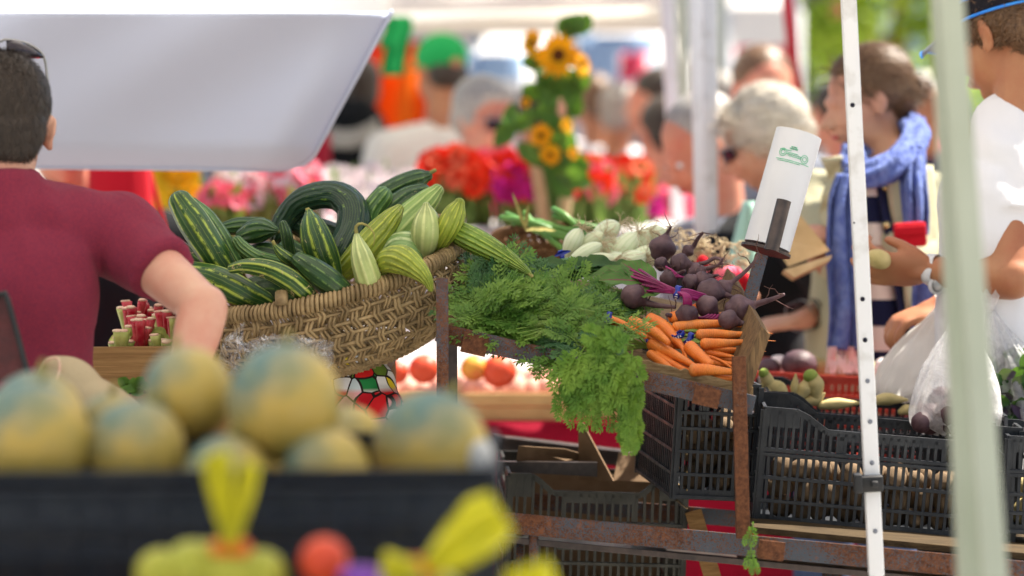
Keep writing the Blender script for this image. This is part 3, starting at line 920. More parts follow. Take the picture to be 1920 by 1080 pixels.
# ------------------------------------------------------------------ carrot fronds
def frond(g, p, d, up, L, droop=.0, curl=0.0, leafl=.011, gs=None):
    """feathery leaf: rachis with pinnae and tiny lobes"""
    p = V(p); d = V(d).normalized(); n = 9
    st = L / n
    side = d.cross(up).normalized()
    pts = [p.copy()]
    dirs = []
    for i in range(n):
        d = (d + V((0, 0, -droop)) + side * curl + V((rnd.uniform(-.06, .06), rnd.uniform(-.06, .06), rnd.uniform(-.06, .06)))).normalized()
        p = p + d * st
        pts.append(p.copy()); dirs.append(d.copy())
    (gs or g).tube(pts, [.0013 - .0009 * i / n for i in range(n + 1)], seg=4, cap=None)
    for i in range(2, n + 1):
        dd = dirs[i - 1]
        s = dd.cross(up).normalized()
        u2 = s.cross(dd).normalized()
        env = math.sin(PI * (i - .8) / (n + .6)) ** .8
        pl = L * .34 * env
        for sg in (-1, 1):
            pd = (dd * .75 + s * sg * .8 + u2 * rnd.uniform(-.25, .35)).normalized()
            m = max(2, int(pl / .0065))
            q = pts[i].copy()
            tw = rnd.uniform(-.4, .4)
            for j in range(m):
                q2 = q + pd * (pl / m) + V((0, 0, -droop * .002))
                # thin stalk
                w = u2.cross(pd).normalized() * .00045
                g.quad(q - w, q + w, q2 + w, q2 - w)
                ll = leafl * (1 - .35 * j / m) * rnd.uniform(.8, 1.2)
                for s2 in (-1, 1):
                    ld = (pd * .8 + w.normalized() * s2 * .75 + u2 * (tw + rnd.uniform(-.35, .35))).normalized()
                    ww = (ld.cross(u2)).normalized() * ll * .16
                    a = q2; b = q2 + ld * ll
                    mi = q2 + ld * ll * .55
                    g.quad(a, mi + ww, b, mi - ww)
                q = q2
            ld = pd; ll = leafl; ww = ld.cross(u2).normalized() * ll * .18
            g.quad(q, q + ld * ll * .5 + ww, q + ld * ll, q + ld * ll * .5 - ww)
def inpoly(x, y, poly):
    c = False; n = len(poly)
    for i in range(n):
        x0, y0 = poly[i]; x1, y1 = poly[(i + 1) % n]
        if (y0 > y) != (y1 > y) and x < (x1 - x0) * (y - y0) / (y1 - y0) + x0:
            c = not c
    return c
def tray_d(y, x=1150):   # depth of the produce surface for a picture point
    return 4.84 - (x - 836) * .00008 + (603 + (x - 836) * .234 - y) * .0019
def scatter(g, poly, n, ang, spread, L, dlift=(-.03, .02), droop=.02, up=V((0, -.55, .8)), leafl=.011):
    xs = [q[0] for q in poly]; ys = [q[1] for q in poly]
    k = 0
    while k < n:
        x = rnd.uniform(min(xs), max(xs)); y = rnd.uniform(min(ys), max(ys))
        if not inpoly(x, y, poly) or y > (599 if x > 1060 else 584) + (x - 836) * .234: continue
        k += 1
        a = math.radians(ang + rnd.uniform(-spread, spread))
        sa = max(math.sin(a), -.12 if x > 1060 else -.02)
        ca = math.cos(a)
        if x + ca * 90 < 868: ca = abs(ca) * .5
        elif x > 1080 and ca > 0 and y < 660: ca = -ca * .8
        d = RGT * ca + V((0, .35, .94)) * sa + V((0, rnd.uniform(-.25, .1), 0))
        u = up + V((rnd.uniform(-.4, .4), rnd.uniform(-.2, .2), rnd.uniform(-.2, .2)))
        frond(g, P(x, y, tray_d(y, x) + rnd.uniform(*dlift)), d, u.normalized(), rnd.uniform(*L), droop, rnd.uniform(-.06, .06), leafl)
PA = [(1095, 590), (1000, 540), (930, 540), (880, 570), (845, 600), (990, 640), (1080, 670), (1140, 680), (1150, 650)]
g = G(); scatter(g, PA, 105, 185, 38, (.06, .12), leafl=.013); scatter(g, PA, 36, 10, 60, (.05, .09), leafl=.013); scatter(g, [(845, 596), (870, 560), (960, 590), (1060, 640), (1040, 652), (940, 628)], 34, 190, 50, (.05, .08), (-.03, 0), leafl=.013)
g.obj('leafy_tops', M_frond, bun[0])
g = G()
scatter(g, [(1000, 550), (1110, 548), (1150, 565), (1130, 582), (1060, 590)], 28, 200, 50, (.05, .09), (-.05, .01))
g.obj('leafy_tops', M_frond, bun[3])
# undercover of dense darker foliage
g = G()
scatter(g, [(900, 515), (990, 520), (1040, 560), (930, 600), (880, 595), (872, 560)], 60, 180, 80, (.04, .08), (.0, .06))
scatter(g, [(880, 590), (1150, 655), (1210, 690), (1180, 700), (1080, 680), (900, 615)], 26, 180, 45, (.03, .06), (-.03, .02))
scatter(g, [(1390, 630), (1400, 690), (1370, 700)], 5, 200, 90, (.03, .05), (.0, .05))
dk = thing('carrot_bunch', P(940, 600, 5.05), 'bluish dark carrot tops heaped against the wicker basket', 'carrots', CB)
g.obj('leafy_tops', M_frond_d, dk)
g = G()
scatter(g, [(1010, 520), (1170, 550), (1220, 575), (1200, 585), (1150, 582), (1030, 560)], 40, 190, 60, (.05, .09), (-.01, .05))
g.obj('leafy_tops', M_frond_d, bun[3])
g = G()
scatter(g, [(1140, 545), (1245, 562), (1250, 588), (1150, 592)], 20, 190, 70, (.035, .06), (-.01, .03))
g.obj('leafy_tops', M_frond, bun[3])
# stalks fanning left from the bands
g = G()
for k in range(34):
    y1 = rnd.uniform(555, 640); x1 = rnd.uniform(960, 1040)
    g.tube([P(1140, 596 + rnd.uniform(-4, 5), 4.96), P(1095, (596 * 2 + y1) / 3 - 2, 4.90), P(1050, (596 + y1) / 2, 4.88), P(x1, y1, tray_d(y1, x1) - .055)], [.0018, .0016, .0013, .0008], 5, 10, cap=None)
for k in range(18):
    y1 = rnd.uniform(600, 690); x1 = rnd.uniform(1080, 1150)
    g.tube([P(1214, 648 + rnd.uniform(-4, 5), 4.92), P(1180, (648 + y1) / 2 - 8, 4.89), P(x1, y1, tray_d(y1, x1) - .03)], [.0018, .0016, .0008], 5, 10, cap=None)
g.obj('stems', M_fstem, bun[0])
# hanging tops
def hang(g, spots, L, leafl=.011, ang=-95, sp=25, droop=.12):
    for (x, y, d) in spots:
        a = math.radians(ang + rnd.uniform(-sp, sp))
        frond(g, P(x, y, d), RGT * math.cos(a) + V((0, -.15, 1)) * math.sin(a), V((rnd.uniform(-.4, .4), -1, .3)).normalized(), rnd.uniform(*L), droop, rnd.uniform(-.05, .05), leafl)
g = G()
sp = []
for k in range(20):
    x = rnd.uniform(1075, 1178); sp.append((x, rnd.uniform(650, 700) - abs(x - 1150) * .1, 4.74 + rnd.uniform(-.03, .03)))
hang(g, sp, (.04, .072), ang=-108, sp=36, leafl=.014)
hang(g, [(rnd.uniform(1150, 1195), rnd.uniform(640, 675), 4.73) for k in range(8)], (.03, .045), ang=-150, sp=70, droop=.02, leafl=.014)
g.obj('leafy_tops', M_frond_b, bun[1])
g = G()
hang(g, [(rnd.uniform(1060, 1180), rnd.uniform(690, 715), 4.77) for k in range(7)], (.04, .055), ang=-95, sp=20, leafl=.013)
for y in range(700, 806, 8):
    x = 1196 - (y - 700) * .16
    hang(g, [(x + rnd.uniform(-7, 7), y, 4.75 + rnd.uniform(-.012, .012)) for q in range(2)], (.026, .036), leafl=.009, ang=-98, sp=16, droop=.15)
hang(g, [(1140, 735, 4.76), (1125, 730, 4.76), (1100, 725, 4.76), (1075, 705, 4.76), (1060, 700, 4.76)], (.05, .065), ang=-110, sp=15)
g.obj('hanging_tops', M_frond_b, bun[1])
# bits of carrot top caught on the lower shelf
g = G(); hang(g, [(1412, 978, 4.68), (1408, 1022, 4.68), (1412, 1040, 4.68)], (.025, .036), leafl=.005, ang=-92, sp=12)
tag(g.obj('carrot_leaf', M_frond), 'limp sprig of carrot leaf caught on the lower rusty rail', 'leaf')
g = G(); hang(g, [(986, 520, 4.9), (990, 522, 4.9), (978, 535, 4.9), (995, 530, 4.9), (985, 545, 4.9), (1000, 540, 4.9)], (.05, .08), leafl=.008, ang=-98, sp=12)
tag(g.obj('withered_leaf', M_fstem), 'pale wilted feathery leaf hanging from the tip of the long ribbed cucumber', 'leaf')
# ------------------------------------------------------------------ beets
BG_ = 'banded bunches of beets on the tilted tray'
bb = [thing('beet_bunch', P(1270, 560, 5.0), 'front beet bunch with magenta stems held by a blue band', 'beets', BG_),
      thing('beet_bunch', P(1290, 510, 5.15), 'back beet bunch with tangled dark tap roots against the onions', 'beets', BG_)]
def BD(y): return 4.94 + (600 - y) * .0019
def beet(par, x, y, r, root, rr=4):
    d = BD(y)
    c = P(x, y, d); R = S(r, d)
    rt = [P(q[0], q[1], d - .01 * i) for i, q in enumerate(root)]
    ax = (rt[0] - c).normalized() if rt else V((1, 0, 0))
    L = (rt[0] - c).length
    g = G()
    ph = rnd.uniform(0, 20)
    pts = [c - ax * R * .55, c - ax * R * .1, c + ax * R * .35, c + ax * R * .78, c + ax * max(L, R * 1.15)] + rt[1:]
    rs = [R * .72, R * .98, R * .93, R * .5, S(rr, d)] + [S(rr * (1 - .8 * (i + 1) / len(rt)), d) for i in range(len(rt) - 1)]
    g.tube(pts, rs, seg=22, n=30, cap='round', rmod=lambda th, t: 1 + .05 * mnoise.noise(V((math.cos(th) + ph, math.sin(th), t * 5))), capsq=.6)
    o = g.obj('beet', M_beet, par)
    g = G()
    for k in range(5):
        b = rnd.choice(pts[2:])
        q = [b]
        dr = V((rnd.uniform(-1, 1), rnd.uniform(-.6, .2), rnd.uniform(-.6, .8)))
        for j in range(4):
            dr = dr + V((rnd.uniform(-.7, .7), rnd.uniform(-.5, .5), rnd.uniform(-.7, .7)))
            q.append(q[-1] + dr.normalized() * rnd.uniform(.006, .012))
        g.tube(q, [.0012, .001, .0008, .0005, .0003], 5, 9, cap=None)
    g.obj('rootlets', M_beetroot, o)
beet(bb[1], 1242, 466, 26, [(1250, 440), (1258, 425)], 4)
beet(bb[1], 1275, 494, 20, [(1300, 497), (1322, 493), (1340, 484), (1352, 488), (1354, 502)], 5)
beet(bb[1], 1307, 510, 17, [(1325, 503), (1345, 498), (1356, 484)], 4)
beet(bb[1], 1254, 522, 18, [(1272, 514), (1284, 508)], 5)
beet(bb[1], 1296, 530, 18, [(1312, 540), (1322, 546)], 4)
beet(bb[1], 1290, 470, 12, [(1300, 462), (1308, 448), (1318, 436)], 5)
beet(bb[0], 1332, 547, 26, [(1356, 552), (1372, 556)], 6)
beet(bb[1], 1357, 540, 17, [(1374, 528), (1392, 514), (1408, 498), (1424, 476)], 5)
beet(bb[0], 1326, 574, 22, [(1346, 592), (1368, 602), (1398, 612)], 5)
beet(bb[0], 1386, 580, 28, [(1412, 572), (1432, 566), (1450, 560), (1470, 552)], 7)
beet(bb[0], 1188, 556, 25, [(1214, 568), (1236, 573), (1266, 576)], 7)
beet(bb[0], 1288, 590, 22, [(1268, 592), (1250, 590)], 6)
beet(bb[0], 1366, 600, 20, [(1392, 606), (1410, 608)], 5)
beet(bb[1], 1240, 495, 14, [(1252, 498), (1262, 500)], 4)
beet(bb[1], 1318, 528, 20, [(1334, 520), (1346, 516)], 4)
g = G()
for k in range(22):
    y0 = rnd.uniform(-7, 7); y1 = rnd.uniform(-20, 22)
    g.tube([P(1318 + rnd.uniform(-8, 8), 560 + y0, 5.0), P(1290, 550 + y0, 4.98), P(1270, 547 + y0 * .5, 4.97), P(1235, 538 + y1 * .5, 5.0), P(1190 + rnd.uniform(-20, 20), 524 + y1, 5.06)], [.0026, .0024, .0024, .002, .0015], 6, 12, cap=None)
for k in range(10):
    g.tube([P(1270, 548, 4.96), P(1280 + k, 552, 4.95), P(1283 + k * 1.4, 566, 4.95), P(1280 + k * 1.5, 584, 4.96)], .0024, 6, 9, cap=None)
for k in range(8):
    g.tube([P(1330 + k * 6, 590, 4.97), P(1310 + k * 8, 596 + k, 4.97), P(1260 + k * 8, 588 + k * 2, 5.0)], .0025, 6, 8, cap=None)
for k in range(6):
    g.tube([P(1275 + k * 2, 520, 5.08), P(1262, 508 + k * 2, 5.08), P(1248, 500 + k * 4, 5.09)], .002, 6, 8, cap=None)
g.obj('stems', M_beetstem, bb[0])
band(bb[0], P(1270, 548, 4.968), V((1, -.1, -.25)), .011, .009)
def leafblade(g, p, d, n, L, W, droop=.3, wav=.12, nu=6, nv=10):
    p = V(p); d = V(d).normalized(); n = V(n).normalized(); s = d.cross(n).normalized()
    ph = rnd.uniform(0, 9)
    cen = [p.copy()]
    for j in range(nv):
        d = (d + V((0, 0, -droop / nv))).normalized(); cen.append(cen[-1] + d * L / nv)
    def f(u, v):
        i = int(round(v * nv))
        w = W * (math.sin(PI * min(v * .93 + .05, 1)) ** .7) * (1 + .06 * math.sin(v * 40 + ph))
        uu = (u - .5) * 2
        return cen[i] + s * (uu * w) + n * (abs(uu) * w * .35 + wav * W * math.sin(v * 17 + uu * 3 + ph) * abs(uu))
    g.grid(f, nu, nv)
g = G()
leafblade(g, P(1228, 536, 5.05), V((-.6, .3, .5)), V((.2, -.8, .6)), .075, .024, .2)
leafblade(g, P(1215, 530, 5.04), V((-1, .1, .18)), V((0, -.6, .8)), .085, .020, .25)
leafblade(g, P(1240, 548, 5.02), V((-1, .0, .02)), V((0, -.6, .8)), .05, .018, .2)
leafblade(g, P(1190, 515, 5.12), V((-1, .1, .1)), V((0, -.5, .8)), .08, .020, .3)
leafblade(g, P(1180, 520, 5.1), V((-.8, -.2, -.1)), V((0, -.7, .8)), .08, .020, .3)
g.obj('leaf', M_beetleaf, bb[0])
g = G()
for k in range(16):
    x = rnd.uniform(1050, 1190); y = rnd.uniform(492, 520)
    leafblade(g, P(x, y, 5.16), V((-1 + rnd.uniform(-.1, .9), rnd.uniform(-.3, .3), rnd.uniform(-.1, .3))), V((rnd.uniform(-.3, .3), -.6, .8)), rnd.uniform(.04, .07), rnd.uniform(.012, .02), .4)
g.obj('leaf', M_leaf_dk, bb[1])
# ------------------------------------------------------------------ white onions
ob_ = [thing('onion_bunch', P(1100, 490, 5.28), 'white spring onion bunch with its blue tie at the left and greens trailing left', 'onions', 'bunches of white onions behind the beets'),
       thing('onion_bunch', P(1180, 470, 5.4), 'white spring onion bunch with thick root beards piled behind the beets', 'onions', 'bunches of white onions behind the beets')]
def onion(par, x, y, rx, ry, ang, d, roots=True):
    a = math.radians(ang)
    ax = RGT * math.cos(a) + UPV * math.sin(a) + V((0, rnd.uniform(-.3, .1), 0))
    ax.normalize()
    c = P(x, y, d); L = S(rx * 1.42, d); W = S(ry * 1.20, d)
    g = G()
    g.tube([c - ax * L * 1.5, c - ax * L * .9, c - ax * L * .35, c + ax * L * .2, c + ax * L * .7, c + ax * L * .95], [W * .24, W * .42, W * .86, W, W * .72, W * .25], seg=20, n=20, cap='round', capsq=.3)
    o = g.obj('onion', M_onion, par)
    if roots:
        g = G()
        e = c + ax * L * .98
        for k in range(30):
            dr = ax + V((rnd.uniform(-.9, .9), rnd.uniform(-.9, .5), rnd.uniform(-.9, .9)))
            q = [e.copy()]
            for j in range(4):
                dr = (dr.normalized() + V((rnd.uniform(-.6, .6), rnd.uniform(-.6, .6), rnd.uniform(-.8, .4))))
                q.append(q[-1] + dr.normalized() * rnd.uniform(.005, .011))
            g.tube(q, .00045, 4, 7, cap=None)
        g.obj('roots', M_whisk, o)
for (x, y, rx, ry, an, k) in [(1074, 456, 22, 15, 62, 0), (1097, 475, 26, 13, 28, 0), (1117, 493, 27, 15, 12, 0), (1136, 433, 21, 16, 25, 1), (1140, 463, 22, 16, 10, 1),
                              (1168, 468, 30, 19, 48, 1), (1190, 458, 26, 17, 40, 1), (1220, 440, 22, 13, 15, 1), (1208, 482, 22, 18, 10, 1), (1180, 492, 24, 18, 20, 1), (1150, 490, 22, 15, 5, 1), (1108, 452, 20, 13, 30, 0)]:
    onion(ob_[k], x, y, rx, ry, an, 5.30 + (490 - y) * .002 - (.04 if k == 0 else 0))
g = G()
for k, (y0, y1) in enumerate([(497, 498), (503, 504), (510, 512), (516, 519), (492, 495), (488, 500), (507, 508)]):
    g.tube([P(1085, 488 + k * 1.5, 5.24), P(1050, 490 + k * 2, 5.22), P(1000, y0 + 2, 5.2), P(940, y0, 5.2), P(866, y1, 5.2)], [.0035, .0042, .0045, .0045, .004], 7, 12, cap='round')
for k in range(3):
    g.tube([P(1075, 485, 5.24), P(1040, 492 + 4 * k, 5.2), P(1000, 506 + 4 * k, 5.18)], .004, 7, 9)
g.obj('green_leaves', M_oleaf, ob_[0])
band(ob_[0], P(1054, 482, 5.23), V((1, 0, .3)), .012, .008)
g = G()
leafblade(g, P(1040, 480, 5.2), V((1, 0, .5)), V((0, -1, 0)), .03, .004); g.obj('tie_ends', M_band, ob_[0])
# radishes behind (pink, out of focus) with pale roots
rad = thing('radish_bunch', P(1350, 520, 5.6), 'blurred bunch of pink radishes with beige roots behind the beets', 'radishes')
for k in range(14):
    x = rnd.uniform(1300, 1400); y = 500 + (x - 1300) * .35 + rnd.uniform(-18, 18)
    g = G(); g.ell(P(x, y, 5.55 + rnd.uniform(0, .1)), (.012, .012, .014), None, 12, 8); g.obj('radish', M_fpink if k % 2 else M_red, rad)
g = G()
for k in range(160):
    x = rnd.uniform(1270, 1400); y = 470 + (x - 1300) * .2 + rnd.uniform(-26, 20)
    q = [P(x, y, 5.6)]
    for j in range(3): q.append(q[-1] + V((rnd.uniform(-.015, .015), rnd.uniform(-.01, .01), rnd.uniform(-.012, .015))))
    g.tube(q, .0009, 4, 6, cap=None)
g.obj('roots', M_whisk, rad)
# small basket behind, onion greens in it
C1 = P(1030, 445, 5.85)
wb, _, _ = wicker('small_wicker_basket', 'small dark wicker basket behind the spring onions', C1, V((.105, 0, 0)), V((0, .09, -.022)), .06, 4, 40, M_wickerdk, lambda v: 1 - .25 * v, rr=.003, rimr=.009, coil=.003)
sc_ = thing('scallion_bunch', C1 - V((0, 0, .04)), 'thick green scallion leaves standing out of the small dark basket', 'scallions')
g = G()
for (a, b, c) in [((1095, 440), (1060, 405), (1038, 392)), ((1120, 445), (1040, 425), (990, 412)), ((1110, 450), (1020, 430), (950, 402)), ((1060, 470), (1010, 430), (985, 400)), ((1080, 450), (1020, 436), (965, 420)), ((1070, 446), (1000, 418), (940, 408)), ((1130, 430), (1080, 418), (1040, 405)), ((1100, 425), (1060, 430), (1010, 415))]:
    g.tube([P(*a, 5.75), P(*b, 5.75), P(*c, 5.78)], [.006, .0065, .006], 8, 10)
g.obj('leaves', M_oleaf, sc_)
g = G()
leafblade(g, P(985, 430, 5.7), V((-.35, 0, 1)), V((0, -1, .1)), .075, .004, 0)
leafblade(g, P(985, 432, 5.7), V((1, -.1, .15)), V((0, -.6, .8)), .06, .006, .3)
leafblade(g, P(985, 432, 5.7), V((.1, -.1, 1)), V((0, -1, .1)), .05, .004, .1)
g.obj('dry_leaves', M_cstem, sc_)
# ------------------------------------------------------------------ people
def head_frame(c, yaw, pitch, roll):
    return Matrix.Translation(c) @ Matrix.Rotation(math.radians(yaw), 4, 'Z') @ Matrix.Rotation(math.radians(roll), 4, 'Y') @ Matrix.Rotation(math.radians(-pitch), 4, 'X')
def head_prims(M, k=1.0, ears=True):
    R = M.to_3x3()
    T = lambda x, y, z: M @ V((x * k, y * k, z * k))
    E = lambda c, r, rm=None: ('ell', T(*c), tuple(q * k for q in r), R @ rm if rm else R)
    pr = [E((0, -.014, .032), (.077, .097, .086)), E((0, .028, -.025), (.064, .068, .088)), E((0, .058, -.092), (.028, .026, .022)),
          E((0, .018, -.07), (.056, .06, .038)), E((.034, .066, -.03), (.025, .024, .03)), E((-.034, .066, -.03), (.025, .024, .03)),
          ('cap', T(0, .094, .002), T(0, .119, -.030), .008 * k, .0125 * k), E((.011, .104, -.036), (.009, .011, .008)), E((-.011, .104, -.036), (.009, .011, .008)),
          ('cap', T(-.032, .083, .020), T(.032, .083, .020), .011 * k, .011 * k), E((0, .093, -.060), (.024, .011, .006)), E((0, .090, -.069), (.020, .011, .007))]
    if ears:
        for s in (-1, 1):
            pr.append(('ell', T(s * .081, -.010, -.006), (.007 * k, .019 * k, .032 * k), R @ rotm(8, s * 12, s * 28)))
            pr.append(('ell', T(s * .080, -.004, -.030), (.007 * k, .010 * k, .013 * k), R))
    return pr, T
def hand_prims(wr, d, nrm, sgn=1, curl=.5, k=1.0, spread=.06, lens=(.070, .078, .072, .058)):
    """wr wrist point, d direction to the fingers, nrm palm normal (fingers curl towards it)"""
    d = V(d).normalized(); nrm = (V(nrm) - d * V(nrm).dot(d)).normalized(); s = d.cross(nrm).normalized() * sgn
    pr = []
    M = Matrix((s, d, nrm)).transposed()
    pr.append(('ell', wr + d * .050 * k, (.040 * k, .056 * k, .015 * k), M))
    pr.append(('ell', wr + d * .072 * k, (.041 * k, .028 * k, .013 * k), M))
    pr.append(('cap', wr - d * .01, wr + d * .03 * k, .024 * k, .021 * k))
    for i in range(4):
        b = wr + d * (.088 - (.006 if i in (0, 3) else 0)) * k + s * ((1.5 - i) * .0205 * k)
        L = lens[i] * k
        dd = (d + s * (1.5 - i) * spread).normalized()
        c = curl if not isinstance(curl, (list, tuple)) else curl[i]
        pts = [b]; a = c * .6
        for seg, q in enumerate((.45, .30, .25)):
            v = dd * math.cos(a) + nrm * math.sin(a)
            pts.append(pts[-1] + v * L * q); a += c * .9
        pr.append(('tube', pts, [.0092 * k, .0086 * k, .0078 * k, .0066 * k]))
    b = wr + d * .022 * k + s * .028 * k + nrm * .004
    pr.append(('tube', [b - s * .006, b + (d * .8 + s * .30 + nrm * .25) * .026 * k, b + (d * .95 + s * .30 + nrm * .45) * .045 * k, b + (d * 1.1 + s * .18 + nrm * .62) * .056 * k], [.015 * k, .0125 * k, .0105 * k, .0085 * k]))
    return pr
def wrinkle(o, amp):
    me = o.data
    ns = [v.normal.copy() for v in me.vertices]
    for v, n in zip(me.vertices, ns):
        c = v.co
        q = V((c.x * 9 + c.z * 5, c.y * 9, c.z * 4.5 - c.x * 4))
        a = mnoise.noise(q) ; b = mnoise.noise(q * 2.3 + V((5, 2, 1)))
        r = (1 - abs(a) * 2.2) * .8 + b * .5
        v.co = c + n * (amp * r)
    me.update()
def person(label, hp, d, yaw, pitch=0, roll=0, byaw=None, skin=None, top=None, bottom=None, hair=None, hairstyle='short', arms=None, lean=0.0, vox=.010,
           sleeve=.55, k=1.0, group=None, wide=1.0, side_shift=0.0, hand_opts=None, cloth_off=.012, neck_fwd=.035, topsmooth=5, eyes=True, ears=True, shoulders=None, collar=None, fat=1.0, neck_drop=.19, sr=None):
    Hc = P(hp[0], hp[1], d)
    byaw = yaw if byaw is None else byaw
    M = head_frame(Hc, yaw, pitch, roll)
    t = thing('person', (Hc.x, Hc.y, 0), label, 'person', group)
    pr, T = head_prims(M, k, ears)
    Rb = Matrix.Rotation(math.radians(byaw), 3, 'Z')
    nb_ = T(0, -.03, -.05)
    base = Hc + Rb @ V((side_shift, -neck_fwd - .03, -neck_drop * k))      # base of neck
    B = lambda x, y, z: base + Rb @ V((x * k * wide, (y - lean * (-z)) * k, z * k))
    sh = [B(-.175, -.005, -.065), B(.175, -.005, -.065)]
    if shoulders: sh = [shoulders[i] or sh[i] for i in (0, 1)]
    hip = [B(-.095, 0, -.60), B(.095, 0, -.60)]
    pr.append(('cap', nb_, base + V((0, 0, -.02)), .054 * k, .060 * k))
    f = fat
    torso = [('ell', B(0, .0, -.17), (.150 * k * wide, .095 * k * f, .15 * k), Rb), ('ell', B(0, .01, -.38), (.138 * k * wide, .09 * k * f, .16 * k), Rb),
             ('ell', B(0, 0, -.56), (.158 * k * wide, .105 * k * f, .12 * k), Rb)]
    pr += torso
    pr += [('cap', B(-.05, 0, -.045), sh[0], .055 * k, .050 * k), ('cap', B(.05, 0, -.045), sh[1], .055 * k, .050 * k)]
    armp = []
    arms = arms or {}
    ho = hand_opts or {}
    for i, s in ((0, -1), (1, 1)):
        a = arms.get(i)
        if a is None:
            el = sh[i] + Rb @ V((s * .05, -.01, -.27)) * k; wr = el + Rb @ V((s * .0, .08, -.23)) * k
        else:
            el, wr = a[0], a[1]
        pr.append(('tube', [sh[i], sh[i].lerp(el, .5), el], [.052 * k, .046 * k, .038 * k]))
        pr.append(('tube', [el, el.lerp(wr, .35), wr], [.042 * k, .040 * k, .026 * k]))
        hd = (wr - el).normalized()
        o = ho.get(i, {})
        pr += hand_prims(wr, o.get('d', hd), o.get('n', Rb @ V((-s, 0, 0))), o.get('sgn', s), o.get('curl', .5), k)
        armp.append((sh[i], el, wr))
    legs = []
    for i, s in ((0, -1), (1, 1)):
        an = V((hip[i].x, hip[i].y, .07)) + Rb @ V((s * .02, 0, 0))
        kn = hip[i].lerp(an, .5) + Rb @ V((0, .02, 0))
        legs.append((hip[i], kn, an))
        pr.append(('tube', [hip[i], kn, an], [.085 * k, .058 * k, .038 * k]))
    body = blob('body', pr, vox, skin, t)
    # ---- clothes
    co = cloth_off
    if top:
        tp = [('ell', q[1], tuple(r + co for r in q[2]), Rb) for q in torso]
        tp += [('cap', B(-.045, 0, -.04), sh[0], .062 * k + co * .3, .056 * k + co), ('cap', B(.045, 0, -.04), sh[1], .062 * k + co * .3, .056 * k + co)]
        tp += [('cyl', B(0, 0, -.05), B(0, .003, .006 if not collar else collar), .085 * k, .066 * k)]
        for s in (-1, 1):
            tp.append(('tube', [B(s * .062, .005, -.13), B(s * .052, .01, -.34), B(s * .060, .005, -.58)], [.100 * k, .098 * k, .102 * k]))
        for i in (0, 1):
            s_, el, wr = armp[i]
            if sleeve <= 1:
                e = s_.lerp(el, sleeve)
                tp.append(('cyl', s_, e, .058 * k + co * .8, sr or (.052 * k + co * .8)))
            else:
                tp.append(('tube', [s_, s_.lerp(el, .5), el], [.058 * k + co, .052 * k + co, .046 * k + co]))
                e = el.lerp(wr, min(sleeve - 1, .92))
                tp.append(('cyl', el, e, .045 * k + co, .036 * k + co))
                tp.append(('ell', el, (.045 * k + co,) * 3))
        so_ = blob('shirt', tp, max(vox, .007), top, t, topsmooth)
        wrinkle(so_, .008 if vox < .009 else .010)
    if bottom:
        bp = [('ell', torso[2][1] + V((0, 0, -.02)), tuple(r + .008 for r in torso[2][2]), Rb)]
        for (h, kn, an) in legs:
            bp += [('tube', [h, kn, an], [.095 * k, .07 * k, .055 * k])]
        blob('trousers', bp, max(vox, .012), bottom, t)
    sp = []
    for (h, kn, an) in legs:
        sp += [('ell', an + Rb @ V((0, .06, -.025)), (.045, .13, .045), Rb)]
    blob('shoes', sp, .012, M_black, t)
    # ---- hair
    R = M.to_3x3()
    E = lambda c, r: ('ell', T(*c), tuple(q * k for q in r), R)
    hm = None
    if hairstyle == 'short':
        hp_ = [E((0, -.032, .042), (.083, .099, .087)), E((0, -.062, -.012), (.071, .055, .062)), E((0, -.07, -.045), (.058, .035, .035))]
    elif hairstyle == 'bob':
        hp_ = [E((0, -.034, .044), (.088, .105, .089)), E((0, -.070, -.006), (.080, .060, .066)), E((.070, -.012, .016), (.018, .034, .045)), E((-.070, -.012, .016), (.018, .034, .045)), E((0, .040, .086), (.056, .038, .026))]
    elif hairstyle == 'bun':
        hp_ = [E((0, -.034, .044), (.083, .098, .086)), E((0, -.072, -.006), (.070, .048, .056)), E((0, -.122, .004), (.032, .030, .036)), E((0, .024, .088), (.050, .038, .024))]
    elif hairstyle == 'curly':
        hp_ = [E((0, -.020, .048), (.092, .110, .100)), E((0, -.066, -.014), (.078, .055, .065)), E((0, -.075, -.055), (.062, .034, .034))]
        for q in range(60):
            a = rnd.uniform(0, 2 * PI); e = rnd.uniform(-.1, 1.3)
            hp_.append(E((.085 * math.cos(a) * math.cos(e), -.025 + .102 * math.sin(a) * math.cos(e) - .01, .045 + .095 * math.sin(e)), (.017, .017, .017)))
        hp_ = [q for q in hp_ if (M.inverted() @ q[1]).y < .075 or (M.inverted() @ q[1]).z > .07]
    elif hairstyle == 'cap':
        hp_ = [E((0, -.060, -.012), (.072, .055, .055))]
    if hair and hairstyle:
        hm = blob('hair', hp_, max(vox * .6, .004), hair, t, 3)
    if eyes:
        for s in (-1, 1):
            g = G(); g.ell(T(s * .031, .081, .002), .0105 * k, R, 12, 8); e = g.obj('eye', M_eye, t)
            g = G(); g.ell(T(s * .031, .0893, .0), (.0055 * k, .003 * k, .0055 * k), R, 10, 6); g.obj('iris', M_iris, e)
    g = G(); g.ell(T(0, .098, -.0645), (.021 * k, .006 * k, .007 * k), R, 12, 8); g.obj('lips', M_lip, t)
    return t, T, B, M, hm, armp
